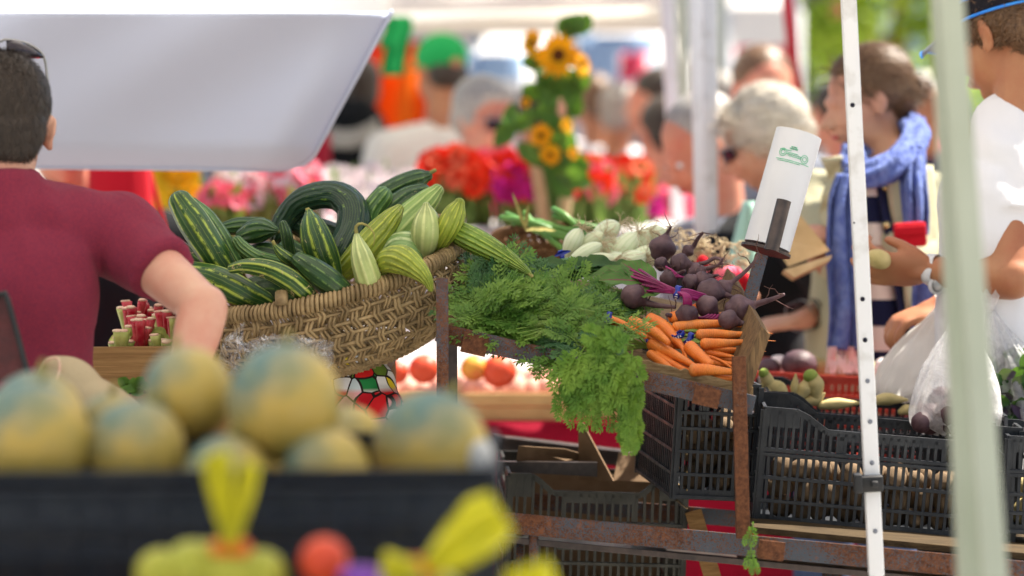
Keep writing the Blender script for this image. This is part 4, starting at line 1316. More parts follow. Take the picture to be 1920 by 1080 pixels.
def strands(t, hm, n, L, comb, m, w=.0007, name='hair_strands', jit=.3, lift=(.1, .5)):
    """fine hair strands rooted on the hair surface"""
    g = G()
    base = V(t['_w'])
    me = hm.data
    polys = me.polygons
    for i in range(n):
        p = polys[rnd.randrange(len(polys))]
        c = p.center + base; nn = p.normal
        d = comb(c, nn)
        d = (d + V((rnd.uniform(-jit, jit), rnd.uniform(-jit, jit), rnd.uniform(-jit, jit)))).normalized()
        d = (d - nn * d.dot(nn) + nn * rnd.uniform(*lift)).normalized()
        l = L * rnd.uniform(.6, 1.2)
        s = d.cross(nn).normalized() * w
        a = c; b = c + d * l * .5 + nn * l * .04; e = c + d * l - nn * l * .1
        g.quad(a - s, a + s, b + s * .8, b - s * .8)
        g.tri(b - s * .8, b + s * .8, e)
    return g.obj(name, m, t)
def sunglasses(t, T, z=.004, y=.112, tilt=0.0, k=1.0, name='sunglasses'):
    g = G()
    for s in (-1, 1):
        g.grid(lambda u, v: T(s * (.008 + .052 * u) * k, (y - .035 * u * u) * k, (z + (.017 - .036 * v) * (1 - .25 * u * u) + .0) * k), 8, 5)
    o = g.obj(name, M_lens, t, solid=.0018)
    g = G()
    for s in (-1, 1):
        g.tube([T(s * .060, y - .036, z + .010), T(s * .078, y - .065, z + .010), T(s * .086, .0, z + .004), T(s * .084, -.02, z - .006)], .0022, 6, 12)
    g.tube([T(-.060, y - .035, z + .017), T(-.03, y - .008, z + .019), T(0, y + .001, z + .015), T(.03, y - .008, z + .019), T(.060, y - .035, z + .017)], .0022, 6, 20)
    g.obj('frame', M_metal, o)
    return o
# ---- vendor at the left, seen from behind
dV = 4.62
el = P(412, 606, 4.30); wrv = P(352, 735, 4.22)
shR = P(214, 425, 4.62)
el2 = P(-330, 640, 4.5); 
vend, T, B, M, hm, ap = person('stall keeper in a maroon shirt seen from behind, sunglasses on short dark hair', (4, 243), dV, 14, 14, 0, byaw=3,
    skin=M_skin_pale, top=M_tee, bottom=M_jean, hair=M_hair_dark, hairstyle='short', vox=.006, sleeve=.52, wide=1.02, cloth_off=.014, k=.91, neck_drop=.112, sr=.054,
    arms={1: (P(382, 578, 4.48), P(340, 740, 4.40)), 0: (P(-300, 600, 4.5), P(-220, 730, 4.4))}, shoulders=(P(-205, 432, 4.66), P(222, 440, 4.64)), eyes=True, collar=.04)
strands(vend, hm, 16000, .011, lambda c, n: V((.15, -.1, -1)), M_hair_dark, .0005, jit=.5)
def vlens(x0, x1):
    g = G(); g.grid(lambda u, v: P(x0 + (x1 - x0) * u, (75 + 30 * u * u) * (1 - v) + (112 - 4 * u) * v, dV - .02 + .05 * u * u - .01 * math.sin(PI * v)), 10, 5)
    return g
sg = vlens(12, 82).obj('sunglasses', M_lens, vend, solid=.002)
vlens(-14, -86).obj('lens', M_lens, sg, solid=.002)
g = G(); g.tube([P(x, y, dV - .022 + z) for x, y, z in [(-86, 103, .05), (-50, 84, .02), (-14, 75, 0), (0, 78, 0), (12, 74, 0), (48, 80, .02), (74, 95, .04), (84, 112, .05), (88, 138, .05), (93, 190, .04), (96, 232, .03)]], [.0022] * 11, 6, 30); g.obj('frame', M_metal, sg)
# ---- right customer in the white T-shirt
dR = 5.45
rm, T, B, M, hm, ap = person('customer in a white shirt and dark visor holding out a potato', (1882, 62), dR, 48, 22, 0, byaw=28,
    skin=M_skin_tan, top=M_white_tee, bottom=M_black, hair=M_hair_brown, hairstyle='curly', vox=.0052, sleeve=.62, wide=1.0, cloth_off=.018,
    arms={0: (P(1898, 520, 5.30), P(1748, 508, 5.40)), 1: (P(2040, 480, 5.6), P(1765, 575, 5.55))}, shoulders=(P(1894, 250, 5.42), None),
    hand_opts={0: {'n': V((0, .8, .6)), 'sgn': -1, 'curl': (.75, .55, .45, .4), 'd': V((-1, 0, .04))}, 1: {'n': V((-.4, 0, -1)), 'curl': 1.1}}, lean=-.06, eyes=True, topsmooth=6)
strands(rm, hm, 7000, .022, lambda c, n: V((rnd.uniform(-1, 1), rnd.uniform(-1, 1), rnd.uniform(-1, .4))), M_hair_brown, .0009, jit=.8)
def around(T, z0, z1, rx, ry, yo, a0=0, a1=2 * PI, n=40, slope=0.0):
    return lambda u, v: T(rx * math.sin(a0 + (a1 - a0) * u), yo + ry * math.cos(a0 + (a1 - a0) * u), z0 + (z1 - z0) * v + slope * math.cos(a0 + (a1 - a0) * u))
g = G(); g.grid(around(T, .028, .062, .097, .115, -.018, slope=.012), 48, 3, True); vz = g.obj('visor', M_visor, rm, solid=.003)
for z in (.028, .062):
    g = G(); g.tube([around(T, z, z, .0985, .1165, -.018, slope=.012)(k / 48, 0) for k in range(49)], .0028, 6, cap=None); g.obj('piping', M_vblue, vz)
g = G()
g.grid(lambda u, v: T((u - .5) * .17 * (1 - .35 * v * v), .085 + .085 * v - .03 * (2 * u - 1) ** 2 * (1 - v) - .02 * (2 * u - 1) ** 2, .045 - .012 * v - .02 * (2 * u - 1) ** 2), 12, 6)
br = g.obj('brim', M_grey, vz, solid=.003)
g = G(); g.tube([T((u - .5) * .17 * .65, .17 - .02 * (2 * u - 1) ** 2, .033 - .02 * (2 * u - 1) ** 2) for u in [q / 12 for q in range(13)]], .003, 6); g.obj('piping', M_vblue, vz)
# watch
wc = P(1752, 508, 5.40); wd = (P(1898, 520, 5.30) - P(1748, 508, 5.40)).normalized()
band(rm, wc, wd, .0305, .018, M_watch, 'watch', False)
g = G(); g.ell(wc + V((0.002, -.022, -.024)), (.017, .008, .019), None, 16, 10); g.obj('watch_face', M_watch, rm)
g = G(); g.ell(wc + V((0.002, -.030, -.025)), (.011, .004, .013), None, 16, 10); g.obj('watch_dial', M_metal, rm)
# sleeve emblem
g = G()
ec = P(1864, 348, 5.335)
for r in (.0085, .0068):
    g.tube([ec + V((math.cos(a) * r, 0, math.sin(a) * r * 1.15)) for a in [2 * PI * q / 16 for q in range(17)]], .0007, 5, cap=None)
for k in range(-2, 3):
    g.tube([ec + V((k * .0028, 0, .006)), ec + V((k * .0022, 0, -.007))], .0006, 5, cap=None)
g.obj('sleeve_emblem', M_black, rm)
pt = thing('potato', P(1650, 492, 5.4), 'single potato held up in the hand of the white T-shirt customer', 'potato')
g = G(); g.ell(P(1648, 486, 5.37), (.024, .02, .018), rotm(0, 20, 0), 18, 12, lambda q: 1 + .08 * mnoise.noise(q * 1.5)); g.obj('potato_body', M_parsnip, pt)
# ---- woman with the blue scarf
dS = 6.3
sw, T, B, M, hm, ap = person('woman with a brown hair bun, long blue scarf and stone coloured jacket', (1620, 190), dS, 106, 16, 0, byaw=135, k=.87,
    skin=M_skin_light, top=M_olive, bottom=M_jean, hair=M_hair_brown, hairstyle='bun', vox=.007, sleeve=1.85, wide=1.0, cloth_off=.022, lean=-.10,
    arms={1: (P(1568, 470, 6.25), P(1600, 460, 5.98)), 0: (P(1768, 500, 6.1), P(1625, 478, 5.95))},
    eyes=False, hand_opts={1: {'d': V((-.9, -.3, .35)), 'n': V((0, .5, -1)), 'curl': .75}, 0: {'d': V((-1, -.1, .1)), 'n': V((0, .5, -1)), 'curl': .75}}, side_shift=.0, neck_fwd=.02)
strands(sw, hm, 6000, .05, lambda c, n: (T(0, -.12, .0) - c).normalized(), M_hair_brown, .0012, jit=.12, lift=(.0, .12))
g = G(); g.tube([T(.02 * 0, -.085, .0) + (T(math.sin(a) * .032, 0, math.cos(a) * .032) - T(0, 0, 0)) for a in [2 * PI * q / 16 for q in range(17)]], .007, 8, cap=None); g.obj('hair_tie', M_black, sw)
# front of shirt (striped) seen through the open jacket
g = G()
g.grid(lambda u, v: P(1612 + (38 + 60 * v) * u, 322 + 360 * v, 5.985 - .03 * math.sin(PI * u) + .02 * v), 8, 20)
g.obj('striped_shirt', M_stripe, sw, solid=.006)
g = G(); g.grid(lambda u, v: P(1640 + 18 * u + v * 62, 322 + 350 * v, 5.955 + .012 * u), 3, 16)
g.obj('navy_placket', M_navy, sw, solid=.008)
g = G(); g.grid(lambda u, v: P(1656 + v * 60 + (92 - 30 * v) * u, 300 + 370 * v + 10 * u, 5.95 + .10 * u * u - .012 * math.sin(u * 9 + v * 12)), 16, 24)
g.obj('jacket_front', M_olive, sw, solid=.008)
g = G(); g.grid(lambda u, v: P(1542 + 36 * u + 10 * math.sin(v * 7) * (1 - u) + 10 * v, 296 + 150 * v, 6.0 + .08 * (1 - u) - .02 * math.sin(v * 16 + u * 3)), 10, 24)
g.obj('jacket_edge', M_olive, sw, solid=.012)
for q in range(3):
    g = G(); g.ell(P(1662, 352 + q * 70, 5.95), .008, None, 10, 6); g.obj('button', M_ring, sw)
# scarf: loop round the neck + two hanging ends
def cloth_strip(pts, w, d, fr=0, folds=5, amp=.012, nu=18, nv=26, name='scarf_end', parent=None, m=M_scarf):
    c = catmull([(*P(x, y, dd), ww) for (x, y, dd, ww) in pts], nv + 1)
    g = G()
    ph = rnd.uniform(0, 6)
    def f(u, v):
        i = int(round(v * nv)); q = c[i]; W = S(q[3], d)
        return V(q[:3]) + RGT * ((u - .5) * W) + V((0, -1, 0)) * (amp * math.sin(u * PI * folds + ph + v * 2.2) + amp * .5 * math.sin(u * 23 + v * 4)) + V((0, -.02 * math.sin(PI * u), 0))
    g.grid(f, nu, nv)
    return g.obj(name, m, parent, solid=.004)
g = G()
lp = [(1596, 304, 6.05), (1612, 322, 5.98), (1646, 322, 5.95), (1688, 298, 6.0), (1714, 258, 6.12), (1708, 236, 6.3), (1680, 236, 6.42), (1640, 264, 6.42), (1602, 290, 6.25), (1596, 304, 6.05)]
pp = PP(lp)
g.tube(pp, [S(26, 6)] * len(pp), seg=28, n=60, cap=None, rmod=lambda th, t: 1 + .16 * math.sin(th * 5 + t * 22) + .09 * math.sin(th * 11 - t * 30))
scf = g.obj('scarf', M_scarf, sw)
g = G()
pp = PP([(1724, 254, 6.1), (1692, 300, 5.96), (1644, 330, 5.93), (1594, 332, 5.96)])
g.tube(pp, [S(22, 6), S(24, 6), S(22, 6), S(16, 6)], seg=24, n=30, rmod=lambda th, t: 1 + .16 * math.sin(th * 5 + t * 12))
g.obj('scarf_fold', M_scarf, scf)
cloth_strip([(1588, 326, 5.92, 38), (1578, 380, 5.90, 52), (1582, 480, 5.88, 66), (1592, 580, 5.86, 72), (1590, 655, 5.86, 76)], 60, 6.0, parent=scf)
cloth_strip([(1716, 270, 6.0, 44), (1712, 330, 5.94, 48), (1716, 390, 5.92, 46), (1718, 440, 5.92, 40)], 46, 6.0, parent=scf)
cloth_strip([(1738, 490, 5.95, 50), (1738, 580, 5.95, 60), (1742, 650, 5.95, 64)], 46, 6.0, parent=scf)
g = G()
for q in range(46):
    x = 1554 + q * 1.62 + rnd.uniform(-1, 1)
    g.tube([P(x, 650, 5.85 + rnd.uniform(-.02, .02)), P(x + rnd.uniform(-3, 3), 676, 5.85), P(x + rnd.uniform(-5, 5), 700, 5.85)], .0016, 5, 6, cap=None)
g.obj('scarf_fringe', M_fwhite, scf)
wl = thing('wallet', P(1706, 468, 5.86), 'small bright red wallet dangling below the blue scarf', 'wallet')
g = G(); g.box(P(1706, 440, 5.86), S(60, 5.86), .03, S(46, 5.86), rotm(0, -4, 0), .006); g.obj('wallet_body', M_red, wl)
g = G(); g.box(P(1706, 432, 5.84), S(58, 5.86), .006, S(16, 5.86), rotm(4, -4, 0), .002); g.obj('flap', M_red, wl)
band(sw, P(1572, 452, 5.93), V((-1, -.2, .3)), .0095, .005, M_ring, 'ring', False)
# paper bag between the two women
pb = thing('paper_bag', P(1500, 500, 5.9), 'open brown paper bag held between the grey-haired woman and the scarf wearer', 'bag')
g = G()
g.prism([P(1478, 500, 5.9), P(1556, 470, 5.85), P(1496, 398, 5.9), P(1440, 440, 5.95)], V((.004, .06, .0)))
g.prism([P(1470, 506, 5.84), P(1560, 478, 5.8), P(1556, 488, 5.8), P(1490, 520, 5.82)], V((.0, .05, -.01)))
g.obj('bag_sheet', M_kraft, pb, smooth=False)
# ---- ash-blonde woman with sunglasses
dE = 6.85
ew, T, B, M, hm, ap = person('older woman with ash blonde hair, sunglasses and black jacket, bowing her head', (1424, 264), dE, 86, 27, 0, byaw=100, k=.86,
    skin=M_skin_light, top=M_black, bottom=M_black, hair=M_hair_blonde, hairstyle='bob', vox=.008, sleeve=1.45, wide=1.22, cloth_off=.024, lean=-.16,
    eyes=False, arms={1: (P(1310, 520, 6.8), P(1400, 560, 6.5)), 0: (P(1596, 560, 6.5), P(1504, 600, 6.3))},
    hand_opts={0: {'d': V((-1, -.1, -.12)), 'n': V((0, .3, -1)), 'curl': .5}, 1: {'d': V((-1, -.1, -.3)), 'n': V((0, .3, -1)), 'curl': .5}}, neck_fwd=.03)
strands(ew, hm, 13000, .06, lambda c, n: (T(0, -.13, -.03) - c).normalized() + V((.2, 0, .1)), M_hair_blonde, .0016, jit=.08, lift=(.0, .15))
sunglasses(ew, T, z=.004, y=.110)
g = G(); g.grid(lambda u, v: P(1404 + (20 + 44 * v) * (u - .5) - 14 * v, 378 + 140 * v, 6.52 - .02 * math.sin(PI * u)), 6, 10); g.obj('mint_shirt', M_mint, ew, solid=.005)
for q, x in enumerate((1474, 1486, 1494)):
    band(ew, P(x + 26, 592 - q * 1, 6.32), (P(1596, 560, 6.5) - P(1504, 600, 6.3)), .034, .006, M_darksteel if q else M_metal, 'bracelet', False)
# ---- background people
BGP = 'blurred shoppers in the crowd'
per = person
r = per('grey-haired ruddy man looking down behind the pair of white poles', (1312, 276), 7.2, 112, 34, skin=M_skin_red, top=M_grey, bottom=M_black, hair=M_hair_grey, hairstyle='short', vox=.012, sleeve=1.8, group=BGP, lean=-.1)
r = per('man in a grey top with brown hair behind the red pole', (1432, 176), 8.6, 195, 20, skin=M_skin_red, top=M_grey, bottom=M_black, hair=M_hair_brown, hairstyle='short', vox=.014, sleeve=1.8, group=BGP, k=1.08, side_shift=-.1)
gm, T, B, M, hm, ap = per('man seen from behind in a bright green cap and off-white shirt', (826, 136), 10.0, 24, 6, skin=M_skin_tan, top=M_cream, bottom=M_jean, hair=M_hair_dark, hairstyle='cap', vox=.014, sleeve=.7, group=BGP, k=1.04, side_shift=-.03, wide=1.08)
blob('cap', [('ell', T(0, -.012, .048), (.090, .108, .085), M.to_3x3()), ('ell', T(0, .12, .03), (.07, .07, .008), M.to_3x3())], .008, M_greencap, gm)
g = G(); g.ell(T(.01, -.112, .02), (.02, .008, .016), M.to_3x3(), 12, 8); g.obj('cap_opening', M_skin_tan, gm)
pw, T, B, M, hm, ap = per('grey-haired woman in dark glasses and a pink top among the flowers', (914, 226), 8.7, 216, 10, skin=M_skin_red, top=M_pink, bottom=M_jean, hair=M_hair_grey, hairstyle='bob', vox=.012, sleeve=1.5, group=BGP)
sunglasses(pw, T, z=.004, y=.112)
per('person in a navy jacket standing just left of the green cap', (664, 172), 10.6, 20, 4, skin=M_skin_tan, top=M_navy, bottom=M_black, hair=M_hair_dark, hairstyle='short', vox=.016, sleeve=1.8, group=BGP, k=1.05, wide=1.15)
bp = thing('backpack', P(664, 300, 10.3), 'black backpack with a pale grey panel on the person in navy', 'backpack')
blob('pack', [('ell', P(664, 270, 10.35), (.13, .07, .17)), ('ell', P(664, 300, 10.35), (.14, .08, .10))], .016, M_black, bp)
g = G(); g.grid(lambda u, v: P(618 + 92 * u, 238 + 36 * v - 20 * u + 14 * math.sin(u * 3.1), 10.26 - .02 * math.sin(PI * u)), 8, 4); g.obj('panel', M_hair_grey, bp, solid=.01)
rv, T, B, M, hm, ap = per('person in a red vest with black sleeves, face cut off by the white awning', (112, 250), 7.0, 205, 6, byaw=200, skin=M_skin_red, top=M_black, bottom=M_black, hair=M_hair_brown, hairstyle='short', vox=.012, sleeve=1.8, k=1.06, group=BGP, side_shift=-.1, wide=1.12)
g = G(); g.grid(lambda u, v: P(168 + 112 * u + 10 * v * u, 300 + 150 * v + 12 * (u - .5) ** 2, 6.83 - .04 * math.sin(PI * u)), 8, 8); g.obj('vest', M_red, rv, solid=.01)
g = G(); g.tube([P(276, 306, 6.86), P(296, 380, 6.86), (P(312, 450, 6.88))], .006, 6, 10); g.obj('sleeve_piping', M_red, rv)
for i, (x, y, d, yw, sk, tp, hr, hs, lab, kk) in enumerate([
    (1108, 196, 12.5, 20, M_skin_tan, M_white_tee, M_hair_brown, 'bob', 'long-haired brunette in white beyond the sunflowers', 1.0),
    (1168, 214, 12.0, -30, M_skin_tan, M_scarf, M_hair_grey, 'short', 'grey-haired shopper in a blue top left of the poles', 1.0),
    (1222, 190, 11.5, 60, M_skin_red, M_red, M_hair_dark, 'short', 'dark-haired shopper in a red shirt left of the white poles', 1.05),
    (1052, 190, 13.0, 200, M_skin_light, M_white_tee, M_hair_blonde, 'bob', 'fair-haired shopper in white behind the sunflower stem', 1.0),
    (1240, 250, 9.6, 20, M_skin_red, M_pink, M_hair_dark, 'short', 'shopper in a rose top beside the thick pale pole', .95),
    (1560, 220, 10.5, 30, M_skin_red, M_grey, M_hair_dark, 'short', 'dark-haired shopper in grey behind the scarf wearer', 1.0),
    (1722, 190, 13.5, 90, M_skin_red, M_pink, M_hair_blonde, 'short', 'fair-haired shopper in pink between the poles', 1.0),
    (1752, 206, 12.0, 190, M_skin_tan, M_navy, M_hair_dark, 'short', 'dark-haired shopper in navy behind the sage pole', 1.0),
    (1005, 215, 12.0, -20, M_skin_tan, M_white_tee, M_hair_dark, 'short', 'dark-haired shopper in white near the sunflowers', .95),
    (560, 200, 11.5, 180, M_skin_tan, M_crimson, M_hair_dark, 'short', 'shopper in crimson hidden mostly by the awning', 1.0),
    (1350, 200, 11.0, 15, M_skin_red, M_white_tee, M_hair_grey, 'short', 'shopper in white between the ash-blonde woman and the poles', 1.0)]):
    per(lab, (x, y), d, yw, 8, skin=sk, top=tp, bottom=M_jean, hair=hr, hairstyle=hs, vox=.018, sleeve=1.6, group=BGP, k=kk, eyes=False)
# ------------------------------------------------------------------ poles and tent
def pole(name, label, a, b, w, dpt, m, cat='pole', holes=0, bev=.003, group=None):
    a = V(a); b = V(b)
    t = thing(name, b, label, cat, group)
    g = G(); g.beam(a, b, w, dpt, V((0, -1, 0)), bev); g.obj('shaft', m, t, ang=40)
    return t
def extend(a, b, s0, s1):
    d = b - a
    return a - d * s0, b + d * s1
a, b = P(1591, 0, 4.72), P(1643, 1080, 4.66)
a2, b2 = extend(a, b, .75, .6)
b2 = V(a + (b - a) * ((a.z - .0) / (a.z - b.z)))
wp = thing('tent_pole', b2, 'slim white tent pole with a row of holes and a black clamp', 'tent pole', 'tent poles')
g = G(); g.beam(a2, b, S(28, 4.7), S(28, 4.7), V((0, -1, 0)), .0025); g.obj('shaft', M_polew, wp, ang=40)
g = G(); g.beam(b - (b - a) * .16, b2, S(24, 4.7), S(24, 4.7), V((0, -1, 0)), .0025); g.obj('inner_shaft', M_polew, wp, ang=40)
fr = V((0, -S(14, 4.7) - .0006, 0))
for (x, y) in [(1598, 197), (1614, 559), (1618, 635), (1622, 711), (1626, 786), (1629, 862), (1634, 988), (1599, 417)]:
    g = G(); c = P(x, y, 4.7) 
    # project to the pole face
    tt = (a.z - c.z) / (a.z - b.z); ax_ = a + (b - a) * tt
    c = V((c.x, ax_.y, c.z)) + fr
    r = .0038 if y != 417 else .0015
    g.tube([c, c + V((0, -.0006, 0))], [r, r], seg=14, cap='flat')
    g.obj('hole', M_hole if y < 700 else M_grey, wp)
g = G(); g.box(P(1629, 906, 4.66), S(50, 4.66), S(40, 4.66), S(30, 4.66), rotm(0, -3, 0), .003); g.box(P(1608, 906, 4.64), .012, .03, S(36, 4.66), rotm(0, -3, 0), .002)
g.box(P(1640, 908, 4.635), .010, .012, .010, None, .002)
g.obj('clamp', M_blackplastic, wp)
dN = 3.45
for k, (x0, x1, w, dd) in enumerate([(1772, 1822, 52, 3.45), (1782, 1864, 46, 3.40)]):
    a, b = P(x0, 0, dd), P(x1, 1080, dd - .05)
    a2 = a - (b - a) * 1.0; b2 = a + (b - a) * (a.z / (a.z - b.z))
    if k == 0:
        sp_ = thing('tent_pole', b2, 'wide sage green tent pole, blurred in the right foreground', 'tent pole', 'tent poles')
    g = G(); g.beam(a2, b2, S(w, dd), S(w, dd) * .8, V((0, -1, 0)), .003); g.obj('shaft' if k == 0 else 'strut', M_poleg, sp_, ang=40)
def vpole(x0, x1, y1, w, d, m, label, ytop=-500, wtop=None):
    a, b = P(x0, 0, d), P(x1, y1, d)
    a2 = a - (b - a) * (500 / y1); b2 = a + (b - a) * (a.z / (a.z - b.z))
    t = thing('tent_pole', b2, label, 'tent pole', 'tent poles')
    g = G(); g.beam(a2, b2, S(w, d), S(w, d), V((0, -1, 0)), .003); g.obj('shaft', m, t, ang=40)
    return t
vpole(1306, 1316, 470, 25, 7.0, M_polew, 'left pole of the close white pair beside the ash-blonde woman')
vpole(1330, 1333, 470, 26, 6.9, M_polew, 'right pole of the close white pair beside the ash-blonde woman')
vpole(1250, 1273, 450, 24, 8.3, M_polew, 'pale leaning pole just left of the close white pair')
vpole(1278, 1282, 450, 20, 10.5, M_poleg, 'dull grey-green pole behind the leaning pale one')
vpole(1342, 1345, 450, 26, 12.0, M_poleg, 'dull pole far behind right of the white pair')
vpole(1476, 1500, 240, 20, 8.8, M_redpole, 'deep red slanting pole above the white roll')
vpole(1490, 1494, 240, 12, 9.4, M_polew, 'thin bluish white pole right behind the red one')
# tent canopy over the stall (shades the produce)
cn = thing('stall_canopy', P(900, 200, 4.7) * 1, 'white canopy stretched over the produce stall', 'canopy')
CX0, CX1, CY0, CY1, CZ = -3.2, 1.0, 1.6, 5.78, 2.28
g = G()
g.grid(lambda u, v: V((CX0 + (CX1 - CX0) * u, CY0 + (CY1 - CY0) * v, CZ + .55 * (1 - max(abs(2 * u - 1), abs(2 * v - 1))) + .015 * math.sin(u * 17) * math.sin(v * 15))), 24, 24)
g.obj('roof', M_canopy, cn)
# big white awning flap upper left
aw = thing('awning', P(300, 310, 5.9), 'large white canvas awning, tinted shade blue, hanging in the upper left behind the stall keeper', 'awning')
def corner_poly(d):
    pts = [(-700, -120), (806, -120), (740, 0), (640, 196), (598, 276), (588, 296), (574, 311), (556, 317), (520, 317), (470, 313), (300, 309), (100, 303), (-700, 296)]
    return [P(x, y, d) for x, y in pts]
def aw_fn(u, v):
    y = 24 + 293 * v
    xr = 748 - (y / 317) * 172 - 2
    if v > .90:
        q = (v - .90) / .10
        xr -= 45 * (1 - math.sqrt(max(0, 1 - q * q)))
    x = -700 + (xr + 700) * u
    y2 = y - (1 - u) * 14 * v
    bulge = .035 * math.sin(u * 8 + v * 2) + .02 * math.sin(u * 21 + v * 5) * (1 - v)
    dd = 5.85 - .16 * (1 - v) + bulge - .10 * max(0, (v - .82) / .18) ** 2 * -1
    dd += .12 * max(0, (u - .93) / .07) ** 2
    return P(x, y2, dd)
g = G(); g.grid(aw_fn, 70, 30); g.obj('flap', M_flap, aw, solid=.006)
g = G()
g.grid(lambda u, v: P(-700 + 1446 * u - v * 14, -60 + 104 * v - 4 * math.sin(u * 9), 6.05 + .02 * math.sin(u * 12)), 50, 5)
g.obj('valance', M_canopy_thin, aw, solid=.003)
g = G()
hem = [aw_fn(1, v) + V((0, -.008, 0)) for v in [q / 30 for q in range(31)]] + [aw_fn(1 - q / 40, 1) + V((0, -.008, 0)) for q in range(1, 41)]
g.tube(hem, .006, 8, cap='round'); g.obj('hem', M_flap, aw)
# second tent across: bright valance and beige underside
t2 = thing('flower_tent', P(1000, 40, 9.0), 'sunlit white canopy edge over the flower stall at the top centre', 'canopy')
g = G(); g.grid(lambda u, v: P(560 + 690 * u, -120 + (146 - 14 * u) * v, 8.6 + .03 * math.sin(u * 20)), 30, 6); g.obj('valance', M_canopy_thin, t2, solid=.003)
g = G(); g.prism([P(560, -60, 8.7), P(1250, -90, 8.7), P(1260, 10, 12.4), P(640, 52, 12.6)], V((0, 0, .004))); g.obj('roof', M_canopy_thin, t2, smooth=False)
g = G(); g.beam(P(640, 44, 12.4), P(1262, 38, 12.2), .10, .05, V((0, -1, 0))); g.obj('beam', M_cream, t2)
# ------------------------------------------------------------------ roll on its holder
rh = thing('roll_holder', P(1400, 600, 5.0), 'rusty iron holder bar with a round plate carrying the white roll', 'holder')
ax0 = P(1437, 466, 5.12); ax1 = P(1498, 251, 5.14)
u_ = (ax1 - ax0).normalized()
rl = thing('bag_roll', ax0, 'thick white roll of produce bags with faint green print leaning right on an iron holder', 'roll')
g = G(); g.tube([ax0 + u_ * .004, ax1], [S(44, 5.12)] * 2, seg=48, n=8, cap='flat'); g.obj('roll_body', M_paper, rl, ang=50)
g = G()
fx, fy, _ = basis(u_, V((0, -1, 0)))
RR = S(44, 5.12) + .0006
def cyl(s, th, r=RR):      # s along the axis 0..1, th: 0 = facing the viewer, + = right
    v = V((0, -1, 0)); v = (v - u_ * v.dot(u_)).normalized(); w = u_.cross(v).normalized()
    if w.x < 0: w = -w
    return ax0.lerp(ax1, s) + v * (math.cos(th) * r) + w * (math.sin(th) * r)
for (s, th, r) in [(.79, -.55, .007), (.775, .45, .0075)]:
    for rr_ in (r, r * .55):
        g.tube([cyl(s + rr_ * math.cos(a) / .22 * 1.0, th + rr_ * math.sin(a) / RR) for a in [2 * PI * q / 18 for q in range(19)]], .0006, 4, cap=None)
for ds, t0, t1, wv in [(.0, -.40, .30, .006), (.013, -.35, .1, .0), (-.014, -.30, .28, .0), (-.05, -.8, .75, .0), (.05, -.3, .05, .008), (.066, -.25, .0, .005), (-.064, -.7, .3, 0), (.03, -.72, -.2, .004)]:
    g.tube([cyl(.782 + ds + wv * math.sin(q * 2.2), t0 + (t1 - t0) * q / 24) for q in range(25)], .0006, 4, cap=None)
g.obj('green_print', M_print, rl)
g = G(); g.tube([ax0 - u_ * .006, ax0 - u_ * .001], [S(48, 5.12)] * 2, seg=36, cap='flat')
g.obj('round_plate', M_darksteel, rh, ang=40)
bo = V((0, -S(44, 5.12) - .012, 0))
g = G(); g.tube([P(1446, 470, 5.02), P(1470, 376, 5.03)], [S(14, 5.02)] * 2, seg=16, cap='flat'); g.obj('front_prong', M_darksteel, rh, ang=40)
g = G(); g.beam(P(1384, 640, 5.03), P(1428, 478, 5.08), S(24, 5.05), .01, V((0, -1, 0)), .001); g.obj('bar', M_rust, rh)
# ------------------------------------------------------------------ plastic crates
def lattice(g, p00, ux, uz, W, H, nrm, nv, hz, prof=None, slots=None, t=.006, barw=.005, solid=()):
    """one crate wall in the plane p00 + ux*x + uz*z ; prof(x)-> top height, hz: list of rail heights"""
    prof = prof or (lambda x: H)
    y = nrm
    M = Matrix((ux, y, uz)).transposed()
    for h in hz:
        g.box(p00 + ux * (W / 2) + uz * h + y * .001, W, t + .004, .006, M, .0008)
    for i in range(nv + 1):
        x = W * i / nv
        top = prof(x)
        thick = barw if i not in (0, nv) else .014
        g.box(p00 + ux * x + uz * (top / 2), thick, t, top, M)
    # top rim following the profile
    m = 24
    for i in range(m):
        x0 = W * i / m; x1 = W * (i + 1) / m
        a = p00 + ux * x0 + uz * prof(x0); b = p00 + ux * x1 + uz * prof(x1)
        g.beam(a, b + (b - a) * .02, .010, .006, y)
    for (x0, x1, z0, z1) in solid:
        g.box(p00 + ux * ((x0 + x1) / 2) + uz * ((z0 + z1) / 2), x1 - x0, t * .7, z1 - z0, M)
